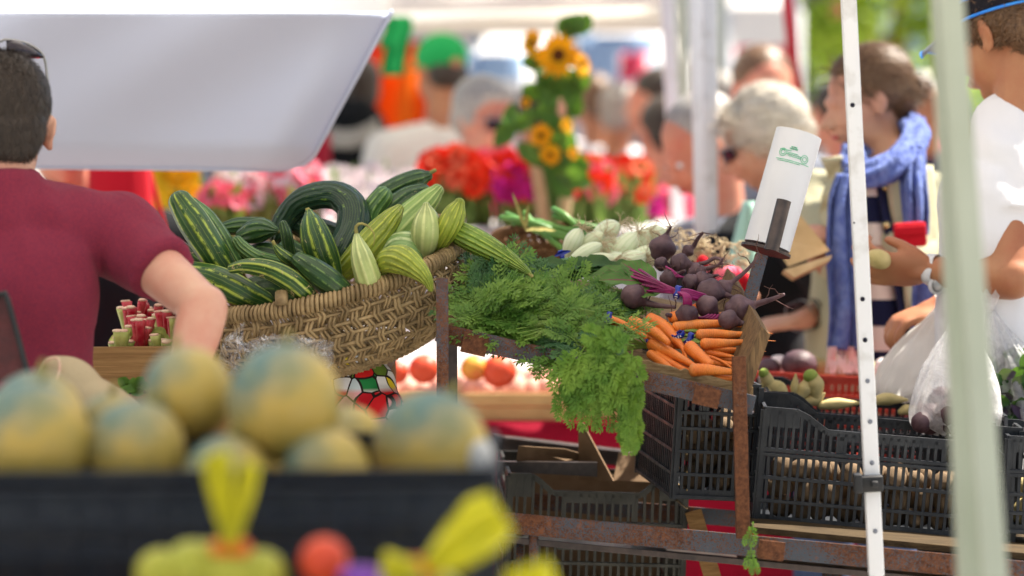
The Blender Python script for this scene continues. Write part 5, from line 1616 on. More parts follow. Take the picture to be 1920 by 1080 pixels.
def crate(label, c0, yaw, tilt, W, D, H, m, group='plastic crates around the rack', low=.72, nv=30, nd=20, solids=(), name='plastic_crate', handles=True, cat='crate'):
    """c0 = lower front left corner"""
    R = Matrix.Rotation(math.radians(yaw), 3, 'Z') @ Matrix.Rotation(math.radians(tilt), 3, 'Y')
    ux = R @ V((1, 0, 0)); uy = R @ V((0, 1, 0)); uz = R @ V((0, 0, 1))
    t = thing(name, c0, label, cat, group)
    def prof(x):
        q = min(x, W - x) / W
        if q < .14: return H
        if q < .25: return H * (1 - (1 - low) * (q - .14) / .11 * .55)
        return H * (1 - (1 - low) * .55)
    hl = H * (1 - (1 - low) * .55)
    hz = [.005, H * .22, H * .42, H * .62]
    sol = [(W * .0, W * .07, H * .02, H * .10), (.30 * W, .30 * W + .008, hl * .72, hl), (.70 * W, .70 * W + .008, hl * .72, hl), (.30 * W, .70 * W, hl * .93, hl), (0, W, 0, H * .09),
           (0, W * .14, H * .86, H), (W * .86, W, H * .86, H)] + list(solids)
    g = G(); lattice(g, c0, ux, uz, W, H, -uy, nv, hz + [hl * .78], prof, solid=sol); g.obj('front_wall', m, t, smooth=False)
    g = G(); lattice(g, c0 + uy * D, ux, uz, W, H, uy, nv, hz, prof, solid=sol); g.obj('back_wall', m, t, smooth=False)
    for s, o in ((0, c0), (1, c0 + ux * W)):
        g = G(); lattice(g, o, uy, uz, D, H, -ux if s == 0 else ux, nd, hz + [H * .8], lambda x: H - (H * .12 if .3 < x / D < .7 else 0), solid=[(0, D, 0, H * .08), (0, .02, 0, H), (D - .02, D, 0, H)]); g.obj('side_wall', m, t, smooth=False)
        if s == 0:
            pass
    g = G(); M = Matrix((ux, uy, uz)).transposed()
    g.box(c0 + ux * W / 2 + uy * D / 2 + uz * .004, W - .01, D - .01, .005, M); g.obj('base', m, t, smooth=False)
    return t, ux, uy, uz
def pile(name, label, group, m, items, r, var=.2, seg=14, cat=None, squash=.85):
    protos = []
    for k in range(3):
        g = G(); ph = rnd.uniform(0, 50)
        g.ell((0, 0, 0), (1, squash, squash * .95), None, seg, seg * 2 // 3, lambda q: 1 + .13 * mnoise.noise(q * 1.3 + V((ph, 0, 0))))
        protos.append(g)
    first = [None] * 3
    for i, p in enumerate(items):
        k = i % 3
        mm = m if not isinstance(m, (list, tuple)) else m[i % len(m)]
        R = r * rnd.uniform(1 - var, 1 + var)
        if first[k] is None:
            o = protos[k].obj(name, mm, origin=(0, 0, 0)); first[k] = o
        else:
            o = first[k].copy(); COL.objects.link(o)
        o.location = p; o.scale = (R, R, R)
        o.rotation_euler = (rnd.uniform(0, 6), rnd.uniform(0, 6), rnd.uniform(0, 6))
        tag(o, label, cat or name, group)
        if isinstance(m, (list, tuple)):
            o.material_slots[0].link = 'OBJECT'; o.material_slots[0].material = mm
def fill_crate(c0, ux, uy, uz, W, D, zt, r, name, label, group, m, layers_from=0, rowsy=(0, 1, 2), var=.2, z0=.014):
    items = []
    st = r * 1.85
    nz = int((zt - z0) / (r * 1.55))
    for kz in range(layers_from, nz):
        for ky in rowsy:
            nx = int((W - .02) / st)
            for kx in range(nx):
                y = r * 1.1 + ky * st * .95
                if y > D - r: continue
                items.append(c0 + ux * (.012 + r + kx * st + (st * .5 if (kz + ky) % 2 else 0) * .7 + rnd.uniform(-.2, .2) * r) + uy * (y + rnd.uniform(-.1, .15) * r) + uz * (z0 + r * .8 + kz * r * 1.55 + rnd.uniform(-.15, .15) * r))
    pile(name, label, group, m, items, r, var)
# right front crate with potatoes
c0 = P(1416, 984, 4.93)
W1 = S(478, 4.93)
t, ux, uy, uz = crate('large black crate of potatoes at the right on the rusty shelf, behind the drilled pole', c0, -2, 4.6, W1, .27, S(218, 4.93), M_crate, nv=34)
fill_crate(c0, ux, uy, uz, W1, .27, S(140, 4.93), .021, 'potato', 'small brown potato inside the large black crate on the rusty shelf', 'potatoes in the large black crate', M_potato, rowsy=(0, 1))
cS = ux * 0
# next crate far right
c1 = P(1884, 1000, 4.88)
t, ux, uy, uz = crate('black crate at the far right edge of the shelf beyond the sage pole', c1, -2, 2, W1, .27, S(178, 4.9), M_crate, nv=44)
fill_crate(c1, ux, uy, uz, .1, .27, S(110, 4.9), .022, 'potato', 'pale potato in the far right black crate', 'potatoes in the far right crate', M_parsnip, rowsy=(0, 1))
# middle crate behind the post
c2 = P(1262, 935, 4.98)
t, ux, uy, uz = crate('black crate with open end, set behind the right iron post under the tray', c2, 7, 3.2, S(152, 5), .36, S(215, 5), M_crate, nv=11, nd=20, low=.95)
fill_crate(c2, ux, uy, uz, S(152, 5), .36, S(155, 5), .027, 'potato', 'long pale potato in the crate behind the iron post', 'potatoes behind the iron post', M_potato, rowsy=(0, 1))
g = G()
for q in range(6):
    y = 775 + q * 34
    g.tube([P(1253 + q * 3, y - 8, 5.28), P(1266 + q * 2, y - 1, 5.1), P(1288, y + 8, 4.975), ], .0017, 5, 8)
g.obj('lit_rim_ridges', M_wicker, t)  # crate ridges; their tan colour paints the light on the edges
# crate behind with parsnips
c3 = P(1430, 905, 5.30)
t, ux, uy, uz = crate('black crate of parsnips just behind the large potato crate', c3, -2, 3, S(390, 5.3), .30, S(168, 5.3), M_crate, nv=30, low=.6)
par_spots = [((1498, 745), (1510, 728), (1520, 702), 14, 0), ((1530, 742), (1528, 722), (1520, 706), 17, 1), ((1470, 755), (1455, 730), (1428, 722), 18, 0), ((1489, 742), (1490, 725), (1492, 702), 8, 0), ((1450, 735), (1440, 715), (1432, 700), 12, 1),
             ((1512, 752), (1530, 750), (1545, 738), 11, 0), ((1475, 752), (1460, 752), (1430, 748), 12, 0), ((1460, 745), (1440, 735), (1420, 735), 14, 0), ((1540, 760), (1570, 757), (1610, 756), 11, 0), ((1640, 752), (1665, 748), (1700, 750), 12, 0), ((1690, 772), (1700, 768), (1720, 765), 10, 0)]
for i, (a, b, c, r, topg) in enumerate(par_spots):
    pn = thing('parsnip', P(*a, 5.40), 'knobbly cream parsnip in the crate behind the potatoes', 'parsnip', 'parsnips in the black crate')
    g = G(); pts = [P(*a, 5.38), P(*b, 5.38), P(*c, 5.38)]
    rr2 = [S(r * .7, 5.38), S(r, 5.38), S(r * .25 if not topg else r * .8, 5.38)]
    g.tube(pts, rr2, 16, 16, rmod=lambda th, q: 1 + .08 * mnoise.noise(V((math.cos(th) + i, math.sin(th), q * 5)))); g.obj('root', M_parsnip, pn)
    if topg:
        g = G(); g.ell(pts[2] + V((0, -.002, 0)), S(r * .85, 5.38), None, 14, 10); g.obj('green_top', M_parstop, pn)
# red crate behind
c4 = P(1412, 860, 5.72)
t, ux, uy, uz = crate('red crate with turnips and mushrooms behind the parsnips', c4, -1, 2.0, S(420, 5.7), .34, S(160, 5.7), M_cratered, nv=34, low=.97)
g = G(); g.box(c4 + ux * S(210, 5.7) + uz * S(60, 5.7) - uy * .012, S(420, 5.7), .01, S(8, 5.7), Matrix((ux, uy, uz)).transposed()); g.obj('dark_rail', M_crate, t)
items = [P(x, 690 + rnd.uniform(-8, 6) + (x - 1420) * .03, 5.86 + rnd.uniform(0, .2)) for x in range(1440, 1830, 24)]
pile('turnip', 'cream turnip on top of the red crate', 'turnips in the red crate', [M_parsnip, M_fwhite, M_parsnip, M_potato], items, .024)
tn = thing('large_beet', P(1500, 700, 5.8), 'large round dusty beet on the left of the red crate', 'beet')
g = G(); g.ell(P(1498, 682, 5.8), (.036, .036, .028), None, 20, 14); g.obj('beet_body', M_beet, tn)
g = G(); g.ell(P(1440, 690, 5.82), (.026, .03, .02), None, 18, 12); g.obj('beet_side', M_beet, tn)
# lower crate under the tray with cardboard
c5 = P(946, 1168, 5.25)
t, ux, uy, uz = crate('dusty black crate on the low level beneath the tray, holding torn cardboard', c5, 3, 2.0, S(330, 5.25), .34, S(278, 5.25), M_crate2, nv=22, low=.80, solids=[(.09, .22, .0, .06), (.09, .22, .135, .17)])
g = G(); M = Matrix((ux, uy, uz)).transposed(); g.box(c5 + ux * S(165, 5.25) + uy * .30 + uz * .12, S(310, 5.25), .004, .23, M); g.obj('liner', M_cardb, t, smooth=False)
cb = thing('cardboard_flap', P(1100, 900, 5.4), 'torn brown cardboard flaps with one pointed piece in the dusty crate', 'cardboard')
g = G()
g.prism([P(1085, 900, 5.42), P(1084, 793, 5.40), P(1092, 793, 5.40), P(1150, 902, 5.38)], V((.002, .006, 0)))
g.prism([P(968, 870, 5.36), P(972, 836, 5.36), P(1060, 842, 5.40), P(1130, 862, 5.44), P(1140, 890, 5.42)], V((.0, .006, 0)))
g.prism([P(1150, 900, 5.46), P(1160, 850, 5.5), P(1225, 848, 5.5), P(1240, 905, 5.46)], V((.0, .006, 0)))
g.obj('flap', M_cardb, cb, smooth=False)
bs = thing('bench_frame', P(1080, 860, 5.8), 'dark wooden bench rails low behind the iron rack', 'bench')
g = G()
g.prism([P(925, 822, 5.75), P(1250, 860, 5.75), P(1250, 884, 5.75), P(925, 848, 5.75)], V((0, .02, 0)))
g.obj('rail', M_darksteel, bs, smooth=False)
g = G()
g.prism([P(930, 884, 5.35), P(1120, 894, 5.35), P(1120, 868, 5.35), P(930, 866, 5.35)], V((0, .02, 0)))
g.obj('rail', M_darksteel, bs, smooth=False)
g = G(); g.prism([P(925, 818, 5.74), P(1250, 856, 5.74), P(1250, 860, 5.74), P(925, 822, 5.74)], V((0, .04, 0))); g.obj('rail_top', M_darksteel, bs, smooth=False)
# ------------------------------------------------------------------ plastic bags
def plastic_bag(label, knot, base, d, wl, wr, m, ry=.6, seg=64, nv=26, name='plastic_bag', flare=True, knotw=8):
    t = thing(name, P(base[0], base[1], d), label, 'plastic bag')
    ph = rnd.uniform(0, 10)
    Kp = P(knot[0], knot[1], d); Bp = P(base[0], base[1], d)
    g = G()
    def f(u, v):
        a = 2 * PI * u
        w = (wl if math.cos(a) < 0 else wr)
        prof = (knotw / max(w, 1) + (1 - knotw / max(w, 1)) * (math.sin(min(v * 1.12, 1) * PI / 2) ** 1.1)) if v < .9 else (1 - ((v - .9) / .1) ** 2 * .55)
        wr_ = 1 + (.10 * math.sin(a * 9 + ph + v * 2) + .07 * math.sin(a * 17 - ph + v * 3)) * (1 - v * .65) + .05 * mnoise.noise(V((math.cos(a) * 2, math.sin(a) * 2 + ph, v * 7)))
        r = S(w, d) * prof * wr_
        return Kp.lerp(Bp, v) + V((math.cos(a) * r, math.sin(a) * r * ry, .004 * math.sin(a * 13 + v * 9)))
    g.grid(f, seg, nv, True)
    g.obj('film', m, t)
    if flare:
        g = G()
        g.grid(lambda u, v: Kp + V((math.cos(2 * PI * u) * S(knotw, d) * (1 + 1.6 * v), math.sin(2 * PI * u) * S(knotw, d) * (1 + 1.2 * v), v * .035 + .006 * math.sin(u * 40) * v)), 32, 5, True)
        g.obj('gathered_top', m, t)
    return t
pbA = plastic_bag('full white produce bag with a narrow neck, bulging left behind the sage pole', (1768, 572), (1740, 752), 5.5, 104, 74, M_bagwhite)
pbB = plastic_bag('cloudy bag with dark purple beets before the plain white bag', (1800, 588), (1792, 812), 5.12, 84, 84, M_bagclear)
ct = thing('purple_beet', P(1790, 800, 5.15), 'dark purple beets lying inside the cloudy plastic bag', 'beets')
for (x, y, r, d) in [(1745, 785, 30, 5.12), (1788, 778, 36, 5.1), (1836, 790, 30, 5.12), (1765, 750, 26, 5.16), (1812, 745, 26, 5.16), (1850, 750, 18, 5.16), (1728, 792, 20, 5.1)]:
    g = G(); g.ell(P(x, y, d), S(r, d), None, 18, 12, lambda q: 1 + .06 * mnoise.noise(q * 2)); g.obj('beet', M_beet, ct)
pbC = plastic_bag('clear bag stuffed with leafy greens at the right edge', (1856, 582), (1908, 826), 5.3, 62, 96, M_bagclear)
gc = thing('leafy_greens', P(1900, 830, 5.3), 'dark leafy greens packed inside the clear bag at the right edge', 'greens')
g = G(); g2 = G(); g3 = G()
for k in range(260):
    x = rnd.uniform(1862, 1960); y = rnd.uniform(680, 825)
    if (x - 1862) < (740 - y) * .25 - 6: continue
    gg = rnd.choice((g, g2, g3))
    leafblade(gg, P(x, y, 5.3 + rnd.uniform(-.05, .05)), V((rnd.uniform(-1, 1), rnd.uniform(-.5, .5), rnd.uniform(-1, 1))), V((rnd.uniform(-.6, .6), -1, rnd.uniform(-.6, .6))), rnd.uniform(.025, .05), rnd.uniform(.008, .015), .5, nu=3, nv=5)
g.obj('leaf', M_leaf, gc); g2.obj('leaf', M_leaf_dk, gc); g3.obj('leaf', M_purpleleaf, gc)
# clear bag under the basket
cbg = thing('cellophane_bag', P(540, 700, 4.72), 'crumpled clear cellophane bag in front of the basket, above the melons', 'bag')
g = G()
def crump(u, v):
    x = 440 + 182 * u - (1 - v) * (1 - u) * -40 * (1 - u)
    y = 690 - (72 - 30 * (1 - u) ** 2) * v * (.62 + .38 * math.sin(PI * min(1, u * .7 + .35)))
    q = V((u * 5, v * 5, 2))
    return P(x, y, 4.74 + .03 * mnoise.noise(q) + .02 * mnoise.noise(q * 3.1)) + V((0, 0, .006 * mnoise.noise(q * 4)))
g.grid(crump, 40, 20)
g.grid(lambda u, v: crump(u, v) + V((0, .05 + .02 * mnoise.noise(V((u * 7, v * 6, 9))), .008 * mnoise.noise(V((u * 6, v * 9, 1))))), 40, 20)
g.grid(lambda u, v: P(418 + 42 * u - 14 * v, 705 - 85 * (1 - v) * (.8 + .4 * u), 4.74 + .02 * mnoise.noise(V((u * 6, v * 6, 4)))), 14, 14)
g.obj('film', M_film, cbg)
# patterned cloth bag
pc = thing('patterned_bag', P(690, 780, 5.0), 'cloth bag with a bright leaded-glass pattern of yellow, green and red below the basket', 'bag')
blob('bag_body', [('ell', P(690, 735, 5.10), (.052, .05, .062)), ('ell', P(668, 720, 5.08), (.045, .045, .05)), ('ell', P(706, 770, 5.08), (.05, .05, .05)), ('ell', P(660, 775, 5.08), (.05, .05, .05))], .005, M_mosaic, pc)
# ------------------------------------------------------------------ crates under/beside the basket at the left
wc_ = thing('wooden_crate', P(330, 740, 5.0), 'old brown wooden crate of red chard behind the stall keeper', 'crate', 'wooden crates')
g = G()
g.prism([P(120, 652, 5.02), P(478, 648, 5.02), P(478, 730, 5.02), P(120, 735, 5.02)], V((0, .014, 0)))
g.prism([P(120, 742, 5.02), P(478, 737, 5.02), P(478, 830, 5.02), P(120, 830, 5.02)], V((0, .014, 0)))
g.obj('front_board', M_wooddk, wc_, smooth=False)
g = G(); g.prism([P(478, 648, 5.02), P(478, 830, 5.02), P(492, 830, 5.02), P(492, 648, 5.02)], V((0, .5, 0))); g.obj('end_board', M_wooddk, wc_, smooth=False)
g = G(); g.prism([P(120, 820, 5.03), P(478, 820, 5.03), P(478, 820, 5.03) + V((0, .5, 0)), P(120, 820, 5.03) + V((0, .5, 0))], V((0, 0, -.01))); g.obj('floor_board', M_wooddk, wc_, smooth=False)
t3 = thing('support_table', P(600, 860, 5.2), 'plain wooden table carrying the basket and the chard crate', 'table')
g = G(); p0 = P(100, 845, 4.98); p1 = P(800, 845, 4.98)
g.prism([p0, p1, p1 + V((0, .6, 0)), p0 + V((0, .6, 0))], V((0, 0, -.025))); g.obj('tabletop', M_wooddk, t3, smooth=False)
for x in (-.70, -.18):
    for y in (5.05, 5.5):
        g = G(); g.beam((x, y, 0), (x, y, p0.z - .026), .05, .05, V((0, -1, 0))); g.obj('leg', M_wooddk, t3, smooth=False)
sup = thing('basket_crate', P(640, 800, 5.2), 'wooden box propping up the big wicker basket', 'box')
g = G(); q = P(510, 712, 5.08); g.prism([q, P(730, 700, 5.08), P(730, 842, 5.08), P(510, 842, 5.08)], V((0, .3, 0))); g.obj('box_body', M_wooddk, sup, smooth=False)
for i, (x, y, d, n_, r_) in enumerate([(262, 616, 5.1, 9, 24), (312, 600, 5.16, 8, 24), (246, 586, 5.2, 8, 22), (300, 640, 5.08, 6, 18), (226, 640, 5.08, 6, 18), (330, 620, 5.14, 6, 18), (280, 590, 5.24, 8, 22)]):
    yel = i in (3, 4)
    tt = thing('chard_bunch', P(x, y + 40, d), ['red chard bunch with cut stalk ends nearest the shirt hem', 'red chard bunch under the elbow', 'red chard bunch at the back beside the shirt', 'small pale green stalk bunch at the front of the chard', 'pale celery-like stalks at the left of the chard', 'red chard bunch half hidden by the forearm', 'red chard bunch in the middle back'][i], 'chard', 'chard bunches in the wooden crate')
    for k in range(n_):
        a = 2 * PI * k / n_
        ox = math.cos(a) * r_ * .55; oy = math.sin(a) * .02
        b = P(x + ox * .7, y + 42, d + oy); e = P(x + ox * 1.4 + rnd.uniform(-5, 5), y - rnd.uniform(-6, 24), d + oy - rnd.uniform(0, .03))
        g = G(); g.tube([b, b.lerp(e, .5), e], [.007, .0075, .0095], 8, 6, cap='flat', flat=.55, rmod=lambda th, q: 1 + .25 * math.cos(th * 2) * math.cos(th)); s = g.obj('stalk', M_chardy if yel or k % 5 == 4 else M_chardred, tt)
        g = G(); dd_ = (e - b).normalized(); g.tube([e, e + dd_ * .0025], [.0088, .008], 8, cap='flat', flat=.55); g.obj('cut_end', M_chardcut, s)
g = G()
for k in range(26):
    leafblade(g, P(rnd.uniform(215, 340), rnd.uniform(628, 655), 5.1), V((rnd.uniform(-1, 1), -.2, rnd.uniform(0, 1))), V((0, -1, .5)), rnd.uniform(.02, .04), .008, .5, nu=3, nv=5)
tag(g.obj('lettuce_leaves', M_chardy), 'pale green leaves tucked between the red chard bunches', 'leaves')
sl = thing('lettuce', P(240, 735, 4.9), 'bit of bagged green lettuce peeping out above the melons', 'lettuce')
g = G()
for k in range(14):
    leafblade(g, P(rnd.uniform(228, 262), rnd.uniform(722, 738), 4.8), V((rnd.uniform(-1, 1), -.2, rnd.uniform(0, 1))), V((0, -1, .5)), .022, .008, .5, nu=3, nv=5)
g.obj('leaf', M_leaf, sl)
# belt bag + pen, dark leather item
bb_ = thing('belt_bag', P(150, 760, 4.35), 'beige canvas pouch hanging at the stall keeper hip with a pen', 'bag')
blob('pouch', [('ell', P(130, 725, 4.42), (.055, .03, .045), rotm(0, 28, 0)), ('ell', P(190, 750, 4.42), (.065, .03, .03), rotm(0, 26, 0)), ('cap', P(105, 700, 4.42), P(245, 765, 4.42), .028, .016)], .005, M_bagcan, bb_)
g = G(); g.tube([P(78, 690, 4.40), P(92, 674, 4.39), P(108, 672, 4.39), P(112, 690, 4.385), P(106, 715, 4.38)], .0022, 6, 14); g.obj('seam', M_chardcut, bb_)
g = G(); g.tube([P(182, 764, 4.3), P(215, 778, 4.3)], .0035, 8); g.obj('pen', M_watch, bb_)
lt = thing('leather_strap', P(10, 720, 4.3), 'dark red textured leather chair back at the left edge', 'chair back')
g = G()
pl = [P(-60, 560, 4.3), P(2, 552, 4.3), P(14, 560, 4.3), P(48, 690, 4.3), P(40, 712, 4.3), P(-60, 720, 4.3)]
g.prism(pl, V((0, .03, 0))); o = g.obj('panel', M_leather, lt, smooth=False)
g = G(); g.tube([P(-20, 554, 4.29), P(4, 552, 4.29), P(14, 562, 4.29), P(50, 694, 4.29)], .004, 8, 20); g.obj('edge_trim', M_blackplastic, lt)
# ------------------------------------------------------------------ foreground melons and crate
MG = 'melons heaped in the navy crate'
mel = [((352, 737), 84, 3.22, 'darkish melon at the top of the heap, left of the tallest'), ((533, 756), 106, 3.15, 'large melon at the top centre of the heap'), ((806, 842), 106, 3.18, 'large pale yellow melon at the right end of the heap'),
       ((58, 832), 112, 3.12, 'big golden melon at the left end of the front row'), ((66, 792), 92, 3.4, 'bluish melon behind the big golden one on the left'), ((254, 846), 92, 3.14, 'yellow-green melon second from the left in the front row'),
       ((424, 905), 84, 3.1, 'bluish melon below the tallest with a yellow net ribbon across it'), ((612, 888), 82, 3.12, 'low yellow melon beneath the large top centre one'), ((658, 826), 62, 3.4, 'teal melon wedged behind the right end one'), ((170, 870), 70, 3.4, 'melon hidden between the two left front ones'), ((205, 800), 60, 3.45, 'bluish melon behind the second from the left'), ((500, 868), 60, 3.35, 'dark melon in the gap below the tallest')]
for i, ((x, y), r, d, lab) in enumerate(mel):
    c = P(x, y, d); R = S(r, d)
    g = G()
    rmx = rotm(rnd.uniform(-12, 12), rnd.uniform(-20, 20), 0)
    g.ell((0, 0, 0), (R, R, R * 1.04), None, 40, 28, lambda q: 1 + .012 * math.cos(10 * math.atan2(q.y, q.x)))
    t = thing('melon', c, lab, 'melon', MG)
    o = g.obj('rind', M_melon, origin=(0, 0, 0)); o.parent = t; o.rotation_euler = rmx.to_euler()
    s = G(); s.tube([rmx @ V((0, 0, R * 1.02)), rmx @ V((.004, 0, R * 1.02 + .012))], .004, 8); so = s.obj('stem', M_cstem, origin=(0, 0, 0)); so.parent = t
tg = thing('white_spot', P(902, 850, 3.12), 'small white spot at the right of the pale yellow melon', 'tag')  # small white ellipsoid at the melon's right edge
g = G(); g.ell(P(900, 855, 3.14), (.014, .006, .018), rotm(0, 15, 0), 12, 8); g.obj('spot_face', M_wbag_in, tg)
c6 = P(-330, 1118, 3.02)
t, ux, uy, uz = crate('blurred navy crate full of melons across the lower left foreground', c6, 0, -.5, S(1255, 3.02), .34, S(222, 3.02), M_crateblue, nv=12, nd=8, low=1.0, group='plastic crates around the rack',
    solids=[(0, S(1255, 3.02), .0, .035), (0, S(1255, 3.02), .088, .122), (.05, .20, .03, .1), (.26, .40, .03, .1), (.46, .6, .03, .1), (.01, S(1240, 3.02), .004, S(216, 3.02))])
g = G(); g.box(c6 + ux * S(620, 3.02) - uy * .006 + uz * S(104, 3.02), S(1235, 3.02), .008, S(196, 3.02), Matrix((ux, uy, uz)).transposed(), .003); g.obj('front_panel', M_crateblue, t)
g = G()
for q in range(15):
    g.box(c6 + ux * S(60 + q * 82, 3.02) - uy * .0115 + uz * S(104, 3.02), S(rnd.choice((10, 16, 26)), 3.02), .006, S(150, 3.02), Matrix((ux, uy, uz)).transposed(), .001)
for z in (14, 70, 128, 196):
    g.box(c6 + ux * S(620, 3.02) - uy * .0125 + uz * S(z, 3.02), S(1240, 3.02), .010, S(10, 3.02), Matrix((ux, uy, uz)).transposed(), .002)
g.obj('ribs', M_crateblue, t)
# stand below the foreground crate
st = thing('foreground_table', P(300, 1400, 3.1), 'low table holding the melon crate in the foreground', 'table')
g = G(); q0 = c6 + V((-.02, -.35, -.006)); g.prism([q0, q0 + V((.70, 0, 0)), q0 + V((.70, .70, 0)), q0 + V((0, .70, 0))], V((0, 0, -.03))); g.obj('tabletop', M_wooddk, st, smooth=False)
for x in (.04, .66):
    for y in (.05, .65):
        b = q0 + V((x, y, -.031)); g = G(); g.beam((b.x, b.y, 0), b, .05, .05, V((0, -1, 0))); g.obj('leg', M_wooddk, st, smooth=False)
# net bags with fruit, bright yellow gathered tops
def net_bag(label, tie, fans, fruits, d, rT=10):
    t = thing('net_bag', P(tie[0], tie[1] + 60, d), label, 'net bag', 'yellow net bags of fruit')
    for fan in fans:
        pts = fan
        g = G()
        def f(u, v):
            i = v * (len(pts) - 1); k = min(int(i), len(pts) - 2); q = i - k
            (xa, ya, wa, aa), (xb, yb, wb, ab) = pts[k], pts[k + 1]
            x = xa + (xb - xa) * q; y = ya + (yb - ya) * q; w = wa + (wb - wa) * q; an = math.radians(aa + (ab - aa) * q)
            o = (u - .5) * w
            return P(x + o * math.cos(an), y - o * math.sin(an), d - .01) + V((0, .004 * math.sin(u * 13 + v * 3) + .004 * math.sin(u * 31 + v * 9), 0))
        g.grid(f, 36, 14)
        g.obj('net_top', M_ynet, t, solid=.0015)
    g = G(); c = P(*tie, d)
    g.tube([c + V((-.011, 0, 0)), c + V((.011, 0, 0))], .009, 12); g.obj('tie', M_ytie, t)
    for (x, y, r, m) in fruits:
        g = G(); g.ell(P(x, y, d + .02), S(r, d), None, 24, 16); g.obj('fruit', m, t)
net_bag('yellow net bag of green-yellow fruit with a tall pleated top in front of the melons', (433, 1028), [[(402, 850, 54, 20), (410, 900, 50, 15), (423, 970, 36, 5), (432, 1024, 22, 0)], [(470, 866, 34, -20), (462, 920, 32, -15), (447, 980, 24, -5), (434, 1024, 16, 0)]],
        [(300, 1075, 46, M_lemon), (360, 1068, 56, M_lemon), (432, 1075, 62, M_lemon), (490, 1078, 48, M_lemon), (395, 1046, 34, M_lemon)], 2.78)
net_bag('yellow net bag whose wide top flops up to the right beside the red fruit', (792, 1062), [[(940, 958, 84, -58), (905, 985, 112, -58), (850, 1030, 84, -60), (800, 1062, 30, -70)], [(715, 1062, 56, 80), (755, 1064, 40, 85), (788, 1066, 20, 90)], [(985, 1060, 84, 20), (1000, 1110, 100, 10), (1000, 1180, 110, 0)]],
        [(740, 1120, 60, M_lemon), (820, 1130, 60, M_lemon)], 2.74)
rf = thing('nectarine', P(608, 1085, 2.8), 'single red and yellow nectarine at the bottom between the two net bags', 'nectarine')
g = G(); g.ell(P(608, 1052, 2.8), S(46, 2.8), None, 24, 16); g.obj('skin', M_peachr, rf)
pf = thing('plum', P(700, 1120, 2.75), 'purple fruit at the bottom edge beside the red nectarine', 'plum')
g = G(); g.ell(P(694, 1090, 2.75), (S(60, 2.75), S(40, 2.75), S(28, 2.75)), rotm(0, 12, 0), 24, 16); g.obj('skin', M_purple, pf)
# ------------------------------------------------------------------ peaches on the stall behind
pt_ = thing('peach_table', P(1000, 900, 6.9), 'stall table under crimson cloth carrying the peach crates', 'table')
zt = P(1000, 792, 6.6).z
g = G(); g.box((.0, 6.95, zt - .012), 2.6, .8, .02); g.obj('tabletop', M_wooddk, pt_, smooth=False)
g = G()
g.grid(lambda u, v: V((-1.3 + 2.6 * u, 6.53 + .02 * math.sin(u * 60) * (.3 + v), zt + .004 - (zt - .1) * v)), 160, 8)
g.grid(lambda u, v: V((-1.3 + 2.6 * u, 6.53 + .84 * v, zt + .004)), 20, 4)
g.obj('cloth', M_crimson, pt_, solid=.003)
for x in (-1.2, 1.2):
    for y in (6.62, 7.28):
        g = G(); g.beam((x, y, 0), (x, y, zt - .024), .05, .05, V((0, -1, 0))); g.obj('leg', M_wooddk, pt_, smooth=False)
def open_box(label, x0, x1, ytop, ybot, d, D, m, group='wooden crates', name='wooden_crate', tilt=0):
    t = thing(name, P((x0 + x1) / 2, ybot, d), label, 'crate', group)
    a = P(x0, ytop, d); b = P(x1, ytop + tilt, d); c = P(x1, ybot + tilt, d); e = P(x0, ybot, d)
    h = (a.z - e.z)
    for q0, q1 in ((0, .46), (.54, 1.0)):
        z0 = V((0, 0, -h * q0)); z1 = V((0, 0, -h * q1))
        g = G(); g.prism([a + z0, b + z0, b + z1, a + z1], V((0, .012, 0))); g.obj('board', m, t, smooth=False)
        g = G(); g.prism([a + z0 + V((0, D, 0)), b + z0 + V((0, D, 0)), b + z1 + V((0, D, 0)), a + z1 + V((0, D, 0))], V((0, .012, 0))); g.obj('board', m, t, smooth=False)
    for q in (a, b):
        s = .012 if q is a else -.012
        g = G(); g.prism([q + V((0, .013, 0)), q + V((0, D - .001, 0)), q + V((0, D - .001, -h)), q + V((0, .013, -h))], V((s, 0, 0))); g.obj('end_board', m, t, smooth=False)
    g = G(); g.prism([e + V((.013, .013, .004)), c + V((-.013, .013, .004)), c + V((-.013, D - .002, .004)), e + V((.013, D - .002, .004))], V((0, 0, .006))); g.obj('floor_board', m, t, smooth=False)
    return t
open_box('pale wooden crate brimming with sunlit peaches under the tray', 690, 1072, 738, 788, 6.58, .50, M_woodlt)
open_box('second pale wooden crate right of the peach crate, mostly behind the carrot tops', 1082, 1262, 740, 784, 6.62, .50, M_woodlt)
items = []
for ky in range(5):
    for kx in range(13):
        items.append(P(708 + kx * 29 + (14 if ky % 2 else 0), 733 - ky * 6 + rnd.uniform(-3, 3), 6.63 + ky * .085))
pile('peach', 'pale pink sunlit peach in the crate below the tray', 'peaches in the pale crate', M_peachp, items, .030, .1, squash=.95)
items = [P(1100 + kx * 27, 738 - ky * 6, 6.66 + ky * .09) for ky in range(4) for kx in range(6)]
pile('peach', 'pink peach in the second crate behind the carrot tops', 'peaches in the second crate', M_peachp, items, .030, .1, squash=.95)
for (x, y, r, m, lab) in [(936, 696, 33, M_peachr, 'bright red-orange nectarine topping the peaches, rightmost'), (889, 690, 26, M_peachy, 'nectarine with a yellow cheek beside the brightest red one'), (795, 692, 29, M_peachr, 'red nectarine just left of the left iron post'), (742, 698, 24, M_peachr, 'red nectarine right next to the patterned bag')]:
    t = thing('nectarine', P(x, y + r, 6.45), lab, 'nectarine')
    g = G(); g.ell(P(x, y, 6.45), (S(r, 6.45), S(r, 6.45), S(r * .95, 6.45)), None, 24, 16, lambda q: 1 - .05 * math.exp(-(q.x * 6) ** 2) * (1 if q.y < 0 else 0)); g.obj('skin', m, t)
